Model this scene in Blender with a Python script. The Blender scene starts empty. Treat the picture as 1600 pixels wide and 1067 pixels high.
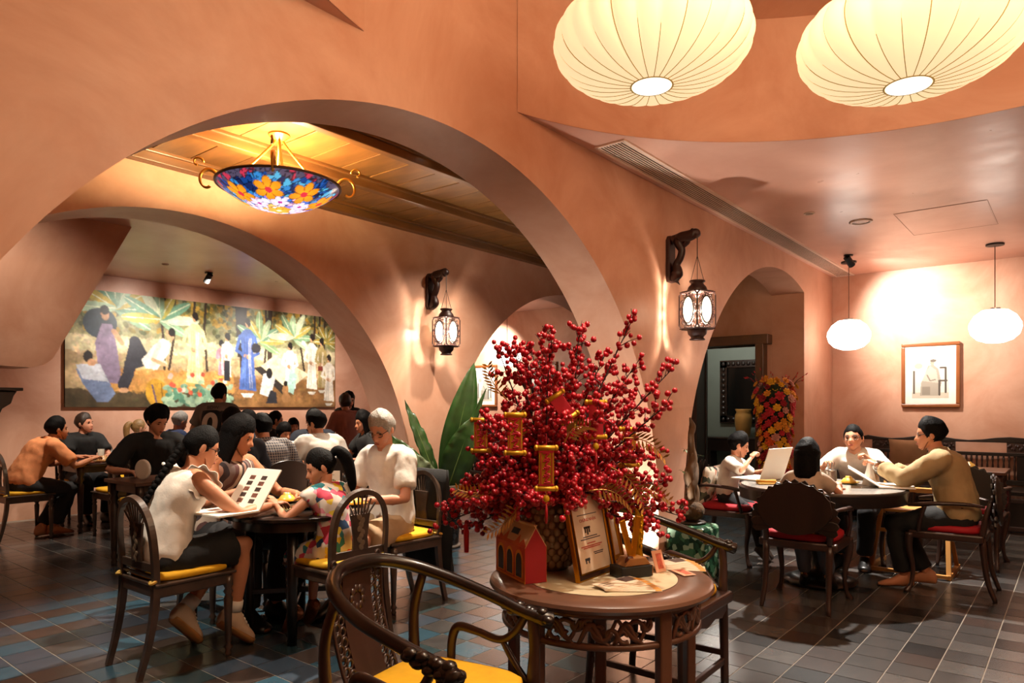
import bpy, bmesh, math, random
import numpy as np
from mathutils import Vector, Matrix, Quaternion, noise as mnoise
random.seed(7); np.random.seed(7)
PI = math.pi
scene = bpy.context.scene
COL = scene.collection

# ------------------------------------------------------------------ camera, world, exposure
# x runs along the arcade walls, y runs away from the camera across them, z is up
CAM_H = 1.365
FPX = 1094.0
cam_d = bpy.data.cameras.new('camera'); cam = bpy.data.objects.new('camera', cam_d); COL.objects.link(cam)
cam_d.sensor_width = 36.0; cam_d.lens = FPX/1600*36.0
cam_d.shift_y = 102.5/1600
cam_d.clip_start = 0.05
AZ = math.atan2(887, FPX)
cam.location = (0, 0, CAM_H)
cam.rotation_euler = (PI/2, 0, AZ-PI/2)
scene.camera = cam
w = bpy.data.worlds.new('world'); scene.world = w; w.use_nodes = True
w.node_tree.nodes['Background'].inputs[0].default_value = (1.0, .72, .5, 1)
w.node_tree.nodes['Background'].inputs[1].default_value = 0.02
vs = scene.view_settings
vs.view_transform = 'Standard'; vs.look = 'None'; vs.exposure = 0.45; vs.gamma = 1.0; vs.use_curve_mapping = False
try:
    scene.cycles.use_denoising = True
    scene.cycles.max_bounces = 6; scene.cycles.diffuse_bounces = 4; scene.cycles.glossy_bounces = 3
    scene.cycles.transmission_bounces = 4; scene.cycles.sample_clamp_indirect = 4.0
    scene.cycles.use_adaptive_sampling = True; scene.cycles.adaptive_threshold = .04
    scene.cycles.caustics_reflective = False; scene.cycles.caustics_refractive = False
except Exception: pass

WARM = (1.0, .86, .69); WARMER = (1.0, .76, .48); NEUT = (1.0, .92, .82)
def spot(name, loc, to, watts, size=70, blend=.5, col=WARM, rad=.04):
    d = bpy.data.lights.new(name, 'SPOT'); d.energy = watts; d.spot_size = math.radians(size); d.spot_blend = blend
    d.color = col; d.shadow_soft_size = rad
    o = bpy.data.objects.new(name, d); COL.objects.link(o); o.location = loc
    o.rotation_euler = (Vector(to)-Vector(loc)).to_track_quat('-Z', 'Y').to_euler(); return o
def point(name, loc, watts, col=WARM, rad=.05):
    d = bpy.data.lights.new(name, 'POINT'); d.energy = watts; d.color = col; d.shadow_soft_size = rad
    o = bpy.data.objects.new(name, d); COL.objects.link(o); o.location = loc; return o
# ceiling downlights and track spots of the restaurant, plus added fill lights
spot('ceiling_spot_beam', (6.54, 1.86, 3.06), (5.85, 1.45, .8), 760, 60, .35, NEUT)
spot('ceiling_spot_beam', (3.56, 3.67, 3.06), (2.75, 3.72, .7), 520, 68, .5, WARM)
spot('ceiling_spot_beam', (1.2, 3.9, 3.06), (1.9, 3.9, .4), 200, 64, .6, WARM)
spot('ceiling_spot_beam', (2.2, .9, 3.85), (2.3, 1.42, .7), 300, 42, .6, WARM)
spot('ceiling_spot_beam', (4.3, 4.2, 3.06), (4.8, 4.75, .9), 200, 66, .6, WARM)  # added to brighten the potted plant, no fitting here
spot('ceiling_spot_beam', (4.4, 6.5, 3.06), (4.3, 6.3, .8), 420, 75, .6, WARM)
spot('ceiling_spot_beam', (3.0, 8.0, 3.06), (2.9, 8.6, .7), 220, 70, .6, WARM)
spot('ceiling_spot_beam', (8.2, .2, 3.06), (7.9, .5, 0), 110, 75, .6, WARM)
spot('ceiling_spot_beam', (1.75, 6.25, 3.06), (1.75, 7.1, 2.1), 30, 120, 1.0, WARM)  # added fill to lighten the bulkhead face, no fitting here
spot('ceiling_spot_beam', (5.3, 4.1, 3.10), (5.2, 5.0, 1.2), 120, 100, 1.0, WARM)  # added fill for the middle arcade wall and its pier
spot('track_spot_beam', (4.55, 8.7, 3.0), (4.5, 9.9, 1.95), 330, 110, 1.0, NEUT)
spot('track_spot_beam', (6.23, 8.7, 3.0), (6.35, 9.9, 1.9), 330, 110, 1.0, NEUT)
spot('wall_spot_beam', (8.78, 2.0, 3.0), (9.95, 1.42, 2.38), 300, 85, 1.0, NEUT)
point('passage_fill', (10.2, 4.3, 2.6), 34, NEUT, .1)  # invented fill point that lifts the dark passage, no lamp stands there
spot('wall_spot_beam', (9.0, 8.3, 3.0), (9.95, 8.5, 2.1), 300, 80, .55, NEUT)
spot('floor_uplight_beam', (4.80, 2.76, .06), (5.02, 2.76, 1.0), 170, 90, .8, NEUT)
spot('floor_uplight_beam', (4.60, 5.42, .06), (4.85, 5.42, 1.2), 30, 90, .8, NEUT)

# bare fill points standing in for presumed, unmodelled silk lanterns outside the frame
for q in ((1.75, .35, 2.85), (2.0, -.9, 2.85), (3.5, -1.0, 2.85)): point('lantern_fill', q, 36, WARMER, .35)

# ------------------------------------------------------------------ materials
def lin(h):
    if not isinstance(h, str): return tuple(h)[:3]
    h = h.lstrip('#'); r = []
    for i in (0, 2, 4):
        c = int(h[i:i+2], 16)/255; r.append(c/12.92 if c <= .04045 else ((c+.055)/1.055)**2.4)
    return tuple(r)
MATS = {}
def mat(name, col='#808080', rough=.5, metal=0.0, var=0.0, vscale=6.0, bump=0.0, bscale=40.0, emit=None, estr=0.0, stretch=None, attr=None, coat=0.0, trans=0.0, sheen=0.0, spec=None, col2=None, ior=1.45, alpha=1.0, sss=0.0):
    if name in MATS: return MATS[name]
    m = bpy.data.materials.new(name); m.use_nodes = True; nt = m.node_tree; N = nt.nodes; L = nt.links
    b = N['Principled BSDF']; c = lin(col)
    b.inputs['Base Color'].default_value = (*c, 1); b.inputs['Roughness'].default_value = rough; b.inputs['Metallic'].default_value = metal
    if coat: b.inputs['Coat Weight'].default_value = coat; b.inputs['Coat Roughness'].default_value = .15
    if trans: b.inputs['Transmission Weight'].default_value = trans; b.inputs['IOR'].default_value = ior
    if sheen: b.inputs['Sheen Weight'].default_value = sheen
    if spec is not None: b.inputs['Specular IOR Level'].default_value = spec
    if alpha < 1: b.inputs['Alpha'].default_value = alpha
    if sss: b.inputs['Subsurface Weight'].default_value = sss; b.inputs['Subsurface Radius'].default_value = (.02, .008, .004)
    tc = None
    def coords():
        nonlocal tc
        if tc is None:
            t = N.new('ShaderNodeTexCoord'); mp = N.new('ShaderNodeMapping'); L.new(t.outputs['Object'], mp.inputs['Vector'])
            if stretch: mp.inputs['Scale'].default_value = stretch
            tc = mp.outputs['Vector']
        return tc
    if attr:
        a = N.new('ShaderNodeAttribute'); a.attribute_name = attr; L.new(a.outputs['Color'], b.inputs['Base Color'])
        if estr: L.new(a.outputs['Color'], b.inputs['Emission Color']); b.inputs['Emission Strength'].default_value = estr
    elif var or col2:
        nz = N.new('ShaderNodeTexNoise'); nz.inputs['Scale'].default_value = vscale; nz.inputs['Detail'].default_value = 5
        L.new(coords(), nz.inputs['Vector'])
        rp = N.new('ShaderNodeValToRGB'); L.new(nz.outputs['Fac'], rp.inputs['Fac'])
        rp.color_ramp.elements[0].position = .3; rp.color_ramp.elements[1].position = .7
        c2 = lin(col2) if col2 else tuple(min(1, x*(1+var)) for x in c)
        c1 = c if col2 else tuple(x*(1-var) for x in c)
        rp.color_ramp.elements[0].color = (*c1, 1); rp.color_ramp.elements[1].color = (*c2, 1)
        L.new(rp.outputs['Color'], b.inputs['Base Color'])
    if emit and not attr:
        b.inputs['Emission Color'].default_value = (*lin(emit), 1); b.inputs['Emission Strength'].default_value = estr
    if bump:
        nb = N.new('ShaderNodeTexNoise'); nb.inputs['Scale'].default_value = bscale; nb.inputs['Detail'].default_value = 3
        L.new(coords(), nb.inputs['Vector'])
        bp = N.new('ShaderNodeBump'); bp.inputs['Strength'].default_value = bump; bp.inputs['Distance'].default_value = .01
        L.new(nb.outputs['Fac'], bp.inputs['Height']); L.new(bp.outputs['Normal'], b.inputs['Normal'])
    MATS[name] = m; return m
def cellmat(name, cols, scale, rough=.75, edge=None, smooth=False):
    """cloth printed with irregular coloured blotches: voronoi cells picking from a palette"""
    if name in MATS: return MATS[name]
    m = mat(name, cols[0], rough); nt = m.node_tree; N = nt.nodes; L = nt.links; b = N['Principled BSDF']
    t = N.new('ShaderNodeTexCoord'); v = N.new('ShaderNodeTexVoronoi'); v.inputs['Scale'].default_value = scale
    L.new(t.outputs['Object'], v.inputs['Vector'])
    sp = N.new('ShaderNodeSeparateColor'); L.new(v.outputs['Color'], sp.inputs['Color'])
    rp = N.new('ShaderNodeValToRGB'); rp.color_ramp.interpolation = 'CONSTANT'; L.new(sp.outputs[0], rp.inputs['Fac'])
    e = rp.color_ramp.elements
    while len(e) < len(cols): e.new(.5)
    for i, cc in enumerate(cols): e[i].position = i/len(cols); e[i].color = (*lin(cc), 1)
    if edge:
        v2 = N.new('ShaderNodeTexVoronoi'); v2.inputs['Scale'].default_value = scale; L.new(t.outputs['Object'], v2.inputs['Vector'])
        r2 = N.new('ShaderNodeValToRGB'); r2.color_ramp.elements[0].position = .28; r2.color_ramp.elements[1].position = .36
        L.new(v2.outputs['Distance'], r2.inputs['Fac'])
        mx = N.new('ShaderNodeMix'); mx.data_type = 'RGBA'; L.new(r2.outputs['Color'], mx.inputs['Factor'])
        L.new(rp.outputs['Color'], mx.inputs['A']); mx.inputs['B'].default_value = (*lin(edge), 1)
        L.new(mx.outputs['Result'], b.inputs['Base Color'])
    else: L.new(rp.outputs['Color'], b.inputs['Base Color'])
    return m
def stripemat(name, base, line, scale, thr=.8, axes=((1, 0, 0), (0, 0, 1)), rough=.8, cols=None):
    if name in MATS: return MATS[name]
    m = mat(name, base, rough); nt = m.node_tree; N = nt.nodes; L = nt.links; b = N['Principled BSDF']
    t = N.new('ShaderNodeTexCoord'); prev = None
    for ax in axes:
        d = N.new('ShaderNodeVectorMath'); d.operation = 'DOT_PRODUCT'; L.new(t.outputs['Object'], d.inputs[0]); d.inputs[1].default_value = ax
        mu = N.new('ShaderNodeMath'); mu.operation = 'MULTIPLY'; mu.inputs[1].default_value = scale; L.new(d.outputs['Value'], mu.inputs[0])
        fr = N.new('ShaderNodeMath'); fr.operation = 'FRACT'; L.new(mu.outputs[0], fr.inputs[0])
        if cols:
            rp = N.new('ShaderNodeValToRGB'); rp.color_ramp.interpolation = 'CONSTANT'; L.new(fr.outputs[0], rp.inputs['Fac']); e = rp.color_ramp.elements
            while len(e) < len(cols): e.new(.5)
            for i, cc in enumerate(cols): e[i].position = i/len(cols); e[i].color = (*lin(cc), 1)
            L.new(rp.outputs['Color'], b.inputs['Base Color']); return m
        gt = N.new('ShaderNodeMath'); gt.operation = 'GREATER_THAN'; gt.inputs[1].default_value = thr; L.new(fr.outputs[0], gt.inputs[0])
        if prev:
            mxn = N.new('ShaderNodeMath'); mxn.operation = 'MAXIMUM'; L.new(prev, mxn.inputs[0]); L.new(gt.outputs[0], mxn.inputs[1]); prev = mxn.outputs[0]
        else: prev = gt.outputs[0]
    mx = N.new('ShaderNodeMix'); mx.data_type = 'RGBA'; L.new(prev, mx.inputs['Factor'])
    mx.inputs['A'].default_value = (*lin(base), 1); mx.inputs['B'].default_value = (*lin(line), 1)
    L.new(mx.outputs['Result'], b.inputs['Base Color']); return m

def plaster(name, c1, c2, rough=.42):
    if name in MATS: return MATS[name]
    m = mat(name, c1, rough); nt = m.node_tree; N = nt.nodes; L = nt.links; b = N['Principled BSDF']
    t = N.new('ShaderNodeTexCoord')
    n1 = N.new('ShaderNodeTexNoise'); n1.inputs['Scale'].default_value = 1.3; n1.inputs['Detail'].default_value = 8; n1.inputs['Roughness'].default_value = .62; n1.inputs['Distortion'].default_value = .6
    L.new(t.outputs['Object'], n1.inputs['Vector'])
    rp = N.new('ShaderNodeValToRGB'); rp.color_ramp.elements[0].position = .32; rp.color_ramp.elements[1].position = .7
    rp.color_ramp.elements[0].color = (*lin(c1), 1); rp.color_ramp.elements[1].color = (*lin(c2), 1)
    L.new(n1.outputs['Fac'], rp.inputs['Fac']); L.new(rp.outputs['Color'], b.inputs['Base Color'])
    n2 = N.new('ShaderNodeTexNoise'); n2.inputs['Scale'].default_value = 5; n2.inputs['Detail'].default_value = 6
    L.new(t.outputs['Object'], n2.inputs['Vector'])
    mr = N.new('ShaderNodeMapRange'); mr.inputs['To Min'].default_value = rough-.08; mr.inputs['To Max'].default_value = rough+.12
    L.new(n2.outputs['Fac'], mr.inputs['Value']); L.new(mr.outputs['Result'], b.inputs['Roughness'])
    bp = N.new('ShaderNodeBump'); bp.inputs['Strength'].default_value = .12; bp.inputs['Distance'].default_value = .02
    L.new(n2.outputs['Fac'], bp.inputs['Height']); L.new(bp.outputs['Normal'], b.inputs['Normal'])
    return m
PL_WALL = plaster('salmon_plaster', '#c28b6e', '#dcae94')
PL_CEIL = plaster('salmon_plaster_ceiling', '#cb9882', '#dbae9a', .30)
PL_REC = PL_WALL
DARK = mat('dark_lacquered_wood', '#170e0a', .32, var=.35, vscale=9, stretch=(1, 1, .15), coat=.3)
DARK2 = mat('dark_brown_wood', '#33201a', .36, var=.3, vscale=8, stretch=(1, 1, .2), coat=.25)
BROWN = mat('brown_wood', '#5b3a2a', .38, var=.25, vscale=7, stretch=(1, .2, 1), coat=.25)
WORN = mat('worn_dark_wood', '#44342a', .36, var=.4, vscale=10, coat=.3)
YEL = mat('yellow_cushion_cloth', '#d9a411', .8, var=.1, vscale=12, bump=.25, bscale=30)
RED = mat('red_cushion_cloth', '#a80f20', .7, var=.12, vscale=9, bump=.25, bscale=25)
LTWOOD = mat('light_beech_wood', '#b9813f', .45, var=.15, vscale=8, stretch=(1, 1, .2))
REDWOOD = mat('reddish_carved_wood', '#2c0f09', .45, var=.3, vscale=14)
GOLD = mat('gold_metal', '#d9a02c', .28, 1.0)
GOLDP = mat('gold_plastic', '#d6a614', .3, .8)
WHITE = mat('white_paper', '#efe8dc', .7)
METAL = mat('steel', '#b8b4ae', .28, 1.0)
BLACK = mat('black_matte', '#0c0b0b', .5)
YBOWL = mat('yellow_ceramic', '#d8a846', .3, coat=.5)
GLASSW = mat('clear_glass', '#ffffff', .05, trans=1.0)
SKIN = mat('skin_tan', '#b97c5a', .55, var=.05, vscale=20, sss=.08)
SKIN2 = mat('skin_light', '#c98d6d', .55, var=.05, vscale=20, sss=.08)
SKIN3 = mat('skin_ruddy', '#c08468', .55, var=.08, vscale=20, sss=.08)
LIP = mat('lips', '#9a4f44', .5); EYE = mat('eye_dark', '#17100d', .25); BROWM = mat('eyebrow_dark', '#1d1512', .8)
HAIRB = mat('black_hair', '#060404', .7, var=.5, vscale=90, bump=.4, bscale=120, spec=.12)
HAIRG = mat('grey_hair', '#9a948c', .6, var=.25, vscale=60, bump=.5, bscale=120)
HAIRBL = mat('blonde_hair', '#8c6a3c', .5, var=.25, vscale=60, bump=.4, bscale=120)
HAIRBR = mat('brown_hair', '#2c1d14', .5, var=.3, vscale=60, bump=.4, bscale=120)

# ------------------------------------------------------------------ mesh helpers
def V(*a): return Vector(a)
def catmull(pts, n=6):
    P = [Vector(p) for p in pts]; out = []
    for i in range(len(P)-1):
        p0 = P[i-1] if i else P[0]*2-P[1]; p1, p2 = P[i], P[i+1]; p3 = P[i+2] if i+2 < len(P) else P[-1]*2-P[-2]
        for k in range(n):
            t = k/n
            out.append(.5*((2*p1)+(-p0+p2)*t+(2*p0-5*p1+4*p2-p3)*t*t+(-p0+3*p1-3*p2+p3)*t**3))
    out.append(P[-1]); return out
def lerpr(rs, n):
    if not isinstance(rs, (list, tuple)): return [rs]*n
    m = len(rs)-1; o = []
    for i in range(n):
        x = i/(n-1)*m; k = min(int(x), m-1); o.append(rs[k]*(1-(x-k))+rs[k+1]*(x-k))
    return o
class MB:
    def __init__(s): s.v = []; s.f = []; s.m = []; s.cur = 0
    def add(s, vs, fs):
        o = len(s.v); s.v += [tuple(p) for p in vs]; s.f += [tuple(i+o for i in f) for f in fs]; s.m += [s.cur]*len(fs); return s
    def box(s, c, d, R=None):
        x, y, z = d[0]/2, d[1]/2, d[2]/2
        vs = [Vector((a*x, b*y, e*z)) for a in (-1, 1) for b in (-1, 1) for e in (-1, 1)]
        if R is not None: vs = [R @ p for p in vs]
        c = Vector(c)
        return s.add([p+c for p in vs], [(0, 1, 3, 2), (4, 6, 7, 5), (0, 4, 5, 1), (2, 3, 7, 6), (0, 2, 6, 4), (1, 5, 7, 3)])
    def bar(s, p0, p1, w, h=None, up=(0, 0, 1)):
        h = h or w; p0, p1 = Vector(p0), Vector(p1); d = (p1-p0); L = d.length; d.normalize(); up = Vector(up)
        if abs(d.dot(up)) > .98: up = Vector((0, 1, 0))
        x = d.cross(up).normalized(); u = x.cross(d).normalized()
        R = Matrix((x, d, u)).transposed()
        return s.box((p0+p1)/2, (w, L, h), R)
    def tube(s, pts, r, n=8, closed=False, flat=1.0, up=(0, 0, 1)):
        P = [Vector(p) for p in pts]; N = len(P); R = lerpr(r, N); vs = []; fs = []
        prev = None
        for i in range(N):
            if closed: t = P[(i+1) % N]-P[i-1]
            else: t = P[min(i+1, N-1)]-P[max(i-1, 0)]
            if t.length < 1e-9: t = Vector((0, 0, 1))
            t.normalize()
            if prev is None:
                u = Vector(up)
                if abs(u.dot(t)) > .95: u = Vector((1, 0, 0))
                a = (u-t*u.dot(t)).normalized()
            else:
                a = prev-t*prev.dot(t)
                a = a.normalized() if a.length > 1e-6 else prev
            prev = a; b = t.cross(a)
            for k in range(n):
                q = 2*PI*k/n; vs.append(P[i]+a*math.cos(q)*R[i]*flat+b*math.sin(q)*R[i])
        for i in range(N if closed else N-1):
            j = (i+1) % N
            for k in range(n): fs.append((i*n+k, i*n+(k+1) % n, j*n+(k+1) % n, j*n+k))
        if not closed:
            fs.append(tuple(range(n-1, -1, -1))); fs.append(tuple((N-1)*n+k for k in range(n)))
        return s.add(vs, fs)
    def lathe(s, prof, n=24, c=(0, 0, 0), rfn=None):
        vs = []; fs = []; c = Vector(c); m = len(prof)
        for (r, z) in prof:
            for k in range(n):
                q = 2*PI*k/n; rr = r*(rfn(q, z) if rfn else 1)
                vs.append(c+Vector((rr*math.cos(q), rr*math.sin(q), z)))
        for i in range(m-1):
            for k in range(n): fs.append((i*n+k, i*n+(k+1) % n, (i+1)*n+(k+1) % n, (i+1)*n+k))
        if prof[0][0] > 1e-4: fs.append(tuple(range(n-1, -1, -1)))
        if prof[-1][0] > 1e-4 and not (m == 2 and prof[0][0] < 1e-4): fs.append(tuple((m-1)*n+k for k in range(n)))
        return s.add(vs, fs)
    def loft(s, rings):
        n = len(rings[0]); vs = [p for r in rings for p in r]; fs = []
        for i in range(len(rings)-1):
            for k in range(n): fs.append((i*n+k, i*n+(k+1) % n, (i+1)*n+(k+1) % n, (i+1)*n+k))
        fs.append(tuple(range(n-1, -1, -1))); fs.append(tuple((len(rings)-1)*n+k for k in range(n)))
        return s.add(vs, fs)
    def prism(s, poly, t, M=None):
        """polygon in local XY, extruded from z=0 to z=t, then moved by M"""
        n = len(poly); M = M or Matrix.Identity(4)
        a = sum(poly[i][0]*poly[(i+1) % n][1]-poly[(i+1) % n][0]*poly[i][1] for i in range(n))
        if a < 0: poly = poly[::-1]
        vs = [M @ Vector((p[0], p[1], 0)) for p in poly]+[M @ Vector((p[0], p[1], t)) for p in poly]
        fs = [tuple(range(n-1, -1, -1)), tuple(range(n, 2*n))]+[(i, (i+1) % n, n+(i+1) % n, n+i) for i in range(n)]
        return s.add(vs, fs)
    def ell(s, c, r, nu=12, nv=8, R=None):
        vs = []; fs = []; c = Vector(c)
        for j in range(nv+1):
            e = -PI/2+PI*j/nv
            for k in range(nu):
                q = 2*PI*k/nu; p = Vector((r[0]*math.cos(e)*math.cos(q), r[1]*math.cos(e)*math.sin(q), r[2]*math.sin(e)))
                if R is not None: p = R @ p
                vs.append(c+p)
        for j in range(nv):
            for k in range(nu): fs.append((j*nu+k, j*nu+(k+1) % nu, (j+1)*nu+(k+1) % nu, (j+1)*nu+k))
        return s.add(vs, fs)
    def mesh(s, name, mats, smooth=False):
        me = bpy.data.meshes.new(name); me.from_pydata(s.v, [], s.f)
        if not isinstance(mats, (list, tuple)): mats = [mats]
        for m in mats: me.materials.append(m)
        if len(mats) > 1: me.polygons.foreach_set('material_index', s.m)
        if smooth: me.polygons.foreach_set('use_smooth', [True]*len(me.polygons))
        me.update(); return me
    def build(s, name, mats, parent=None, smooth=False, bev=0.0, loc=None, rot=None, angle=None):
        me = s.mesh(name, mats, smooth or angle is not None); o = bpy.data.objects.new(name, me); COL.objects.link(o)
        if parent is not None: o.parent = parent
        if loc is not None: o.location = loc
        if rot is not None: o.rotation_euler = rot
        if bev:
            b = o.modifiers.new('bevel', 'BEVEL'); b.width = bev; b.segments = 2; b.limit_method = 'ANGLE'; b.angle_limit = .6
        if angle is not None: sharp(me, angle)
        return o
def sharp(me, deg=35):
    bm = bmesh.new(); bm.from_mesh(me); bm.normal_update(); a = math.radians(deg)
    for e in bm.edges:
        if len(e.link_faces) != 2 or e.calc_face_angle(0) > a: e.smooth = False
    bm.to_mesh(me); bm.free()
def tag(o, label=None, cat=None, group=None, kind=None):
    if label: o['label'] = label
    if cat: o['category'] = cat
    if group: o['group'] = group
    if kind: o['kind'] = kind
    return o
def thing(name, label, cat, loc=(0, 0, 0), face=None, rz=0.0, group=None):
    o = bpy.data.objects.new(name, None); COL.objects.link(o); o.location = loc; o.empty_display_size = .05
    o.rotation_euler = (0, 0, math.atan2(face[1], face[0])-PI/2 if face is not None else rz)
    return tag(o, label, cat, group)
def struct(name, mb, m, parent=None, **k):
    o = mb.build(name, m, parent, **k)
    if parent is None: o['kind'] = 'structure'
    return o
def copy_tree(o, parent=None):
    c = o.copy(); COL.objects.link(c); c.parent = parent
    for ch in list(o.children): copy_tree(ch, c)
    return c
def inst(proto, loc, face=None, rz=None, label=None, group=None):
    """first use moves the prototype itself, later uses copy it with its parts"""
    if not proto.get('_used'): proto['_used'] = 1; c = proto
    else: c = copy_tree(proto)
    c.location = loc
    c.rotation_euler = (0, 0, (math.atan2(face[1], face[0])-PI/2) if face is not None else (rz or 0))
    if label: c['label'] = label
    if group: c['group'] = group
    return c
def bez_mod(o, lv=1):
    m = o.modifiers.new('subsurf', 'SUBSURF'); m.levels = lv; m.render_levels = lv; return o
def cushion_mesh(wx, wy, h, n=10, puff=.35, sq=5):
    """rounded square pad, origin at its underside"""
    rings = []
    def ring(sc, z):
        out = []
        for k in range(32):
            q = 2*PI*k/32; c, s_ = math.cos(q), math.sin(q)
            r = (abs(c)**sq+abs(s_)**sq)**(-1/sq)
            out.append(Vector((c*r*wx/2*sc, s_*r*wy/2*sc, z)))
        return out
    for sc, z in ((.9, 0), (.985, .12), (1, .45), (.985, .75), (.93, .93), (.7, 1.0+.06), (.35, 1.0+.12)): rings.append(ring(sc, z*h))
    return MB().loft(rings)
# vertex-colour pictures (flat prints) painted on a fine grid
class Pic:
    def __init__(s, w, h, bg='#ffffff'):
        s.w, s.h = w, h; s.a = np.zeros((h, w, 3)); s.a[:] = lin(bg); s.Y, s.X = np.mgrid[0:h, 0:w]; s.X = (s.X+.5)/w; s.Y = 1-(s.Y+.5)/h
        s.asp = w/h
    def put(s, mask, col, al=1.0):
        c = np.array(lin(col)); s.a[mask] = s.a[mask]*(1-al)+c*al
    def poly(s, pts, col, al=1.0):
        m = np.zeros(s.X.shape, bool); n = len(pts)
        for i in range(n):
            x0, y0 = pts[i]; x1, y1 = pts[(i+1) % n]
            if y0 == y1: continue
            cnd = ((y0 <= s.Y) & (s.Y < y1)) | ((y1 <= s.Y) & (s.Y < y0))
            m ^= cnd & (s.X < (x1-x0)*(s.Y-y0)/(y1-y0)+x0)
        s.put(m, col, al)
    def ell(s, x, y, rx, ry, col, ang=0, al=1.0):
        dx = (s.X-x)*s.asp; dy = s.Y-y; c, n = math.cos(ang), math.sin(ang)
        s.put(((dx*c+dy*n)/(rx*s.asp))**2+((-dx*n+dy*c)/ry)**2 < 1, col, al)
    def rect(s, x0, y0, x1, y1, col, al=1.0): s.put((s.X >= x0) & (s.X <= x1) & (s.Y >= y0) & (s.Y <= y1), col, al)
    def line(s, pts, wd, col, al=1.0):
        for (x0, y0), (x1, y1) in zip(pts[:-1], pts[1:]):
            ax, ay = x0*s.asp, y0; bx, by = x1*s.asp, y1; L2 = (bx-ax)**2+(by-ay)**2+1e-12
            t = np.clip(((s.X*s.asp-ax)*(bx-ax)+(s.Y-ay)*(by-ay))/L2, 0, 1)
            s.put((s.X*s.asp-ax-t*(bx-ax))**2+(s.Y-ay-t*(by-ay))**2 < wd*wd, col, al)
    def strokes(s, n, seed=0, jit=.25, ln=.03, wd=.008):
        rg = np.random.RandomState(seed); h, w = s.h, s.w; L = int(ln*h*1.6)+2
        yy, xx = np.mgrid[-L:L+1, -L:L+1]
        for _ in range(n):
            cy, cx = rg.randint(L, h-L), rg.randint(L, w-L); an = rg.uniform(0, PI); c, d = math.cos(an), math.sin(an)
            m = ((xx*c+yy*d)/(ln*h))**2+((-xx*d+yy*c)/(wd*h+.6))**2 < 1
            sl = s.a[cy-L:cy+L+1, cx-L:cx+L+1]; sl[m] = sl[m]*.45+.55*s.a[cy, cx]*(1+jit*rg.uniform(-1, 1))*(1+.08*rg.uniform(-1, 1, 3))
    def blur(s, n=1):
        for _ in range(n):
            p = np.pad(s.a, ((1, 1), (1, 1), (0, 0)), 'edge'); s.a = (p[1:-1, 1:-1]*4+p[:-2, 1:-1]+p[2:, 1:-1]+p[1:-1, :-2]+p[1:-1, 2:])/8
    def noise(s, amt, seed=0, sc=8):
        rng = np.random.RandomState(seed); g = rng.rand(sc+1, int(sc*s.asp)+2)
        yi = (1-s.Y)*sc; xi = s.X*(g.shape[1]-1.01); y0 = yi.astype(int); x0 = xi.astype(int); fy = (yi-y0); fx = (xi-x0)
        y0 = np.clip(y0, 0, sc-1)
        v = g[y0, x0]*(1-fx)*(1-fy)+g[y0, x0+1]*fx*(1-fy)+g[y0+1, x0]*(1-fx)*fy+g[y0+1, x0+1]*fx*fy
        s.a *= (1+amt*(v-.5)*2)[..., None]
    def build(s, name, parent, W, H, loc=(0, 0, 0), rot=(0, 0, 0), rough=.6, step=1):
        """upright picture in local XZ facing -Y, centred"""
        a = s.a[::step, ::step]; h, w = a.shape[:2]
        xs = (np.arange(w)/(w-1)-.5)*W; zs = (.5-np.arange(h)/(h-1))*H
        X, Z = np.meshgrid(xs, zs); vs = np.stack([X.ravel(), np.zeros(X.size), Z.ravel()], 1)
        i = np.arange(h*w).reshape(h, w)
        fs = np.stack([i[:-1, :-1].ravel(), i[1:, :-1].ravel(), i[1:, 1:].ravel(), i[:-1, 1:].ravel()], 1)
        me = bpy.data.meshes.new(name); me.from_pydata(vs.tolist(), [], fs.tolist())
        at = me.color_attributes.new('print', 'FLOAT_COLOR', 'POINT')
        at.data.foreach_set('color', np.concatenate([np.clip(a.reshape(-1, 3), 0, 1), np.ones((h*w, 1))], 1).ravel())
        me.materials.append(mat('printed_picture_%d' % int(rough*100), '#ffffff', rough, attr='print')); me.update()
        o = bpy.data.objects.new(name, me); COL.objects.link(o); o.parent = parent; o.location = loc; o.rotation_euler = rot
        return o
def text(name, body, size, m, parent, loc, rot, ext=.0006, align='CENTER', bold=0.0):
    cu = bpy.data.curves.new(name, 'FONT'); cu.body = body; cu.size = size; cu.extrude = ext; cu.offset = bold; cu.align_x = align; cu.align_y = 'CENTER'
    cu.materials.append(m); oc = bpy.data.objects.new(name, cu); me = bpy.data.meshes.new_from_object(oc); bpy.data.objects.remove(oc)
    if not me.materials: me.materials.append(m)
    o = bpy.data.objects.new(name, me); COL.objects.link(o); o.parent = parent; o.location = loc; o.rotation_euler = rot; return o
# ------------------------------------------------------------------ the shell
CZ = 3.10; V1, V1B = 2.57, 2.96; V2, V2B = 5.20, 5.65; V3 = 9.95; UE = 9.97; UX = 8.74; UL = -2.6; VN = -2.6; TOP = 3.95
def MXZ(y): return Matrix(((1, 0, 0, 0), (0, 0, -1, y), (0, 1, 0, 0), (0, 0, 0, 1)))     # (x,z) outline, extruded towards -y from y
def MYZ(x): return Matrix(((0, 0, 1, x), (1, 0, 0, 0), (0, 1, 0, 0), (0, 0, 0, 1)))      # (y,z) outline, extruded towards +x from x
def arc(cx, cz, R, a0, a1, n=72): return [(cx+R*math.cos(a0+(a1-a0)*k/n), cz+R*math.sin(a0+(a1-a0)*k/n)) for k in range(n+1)]
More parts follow.
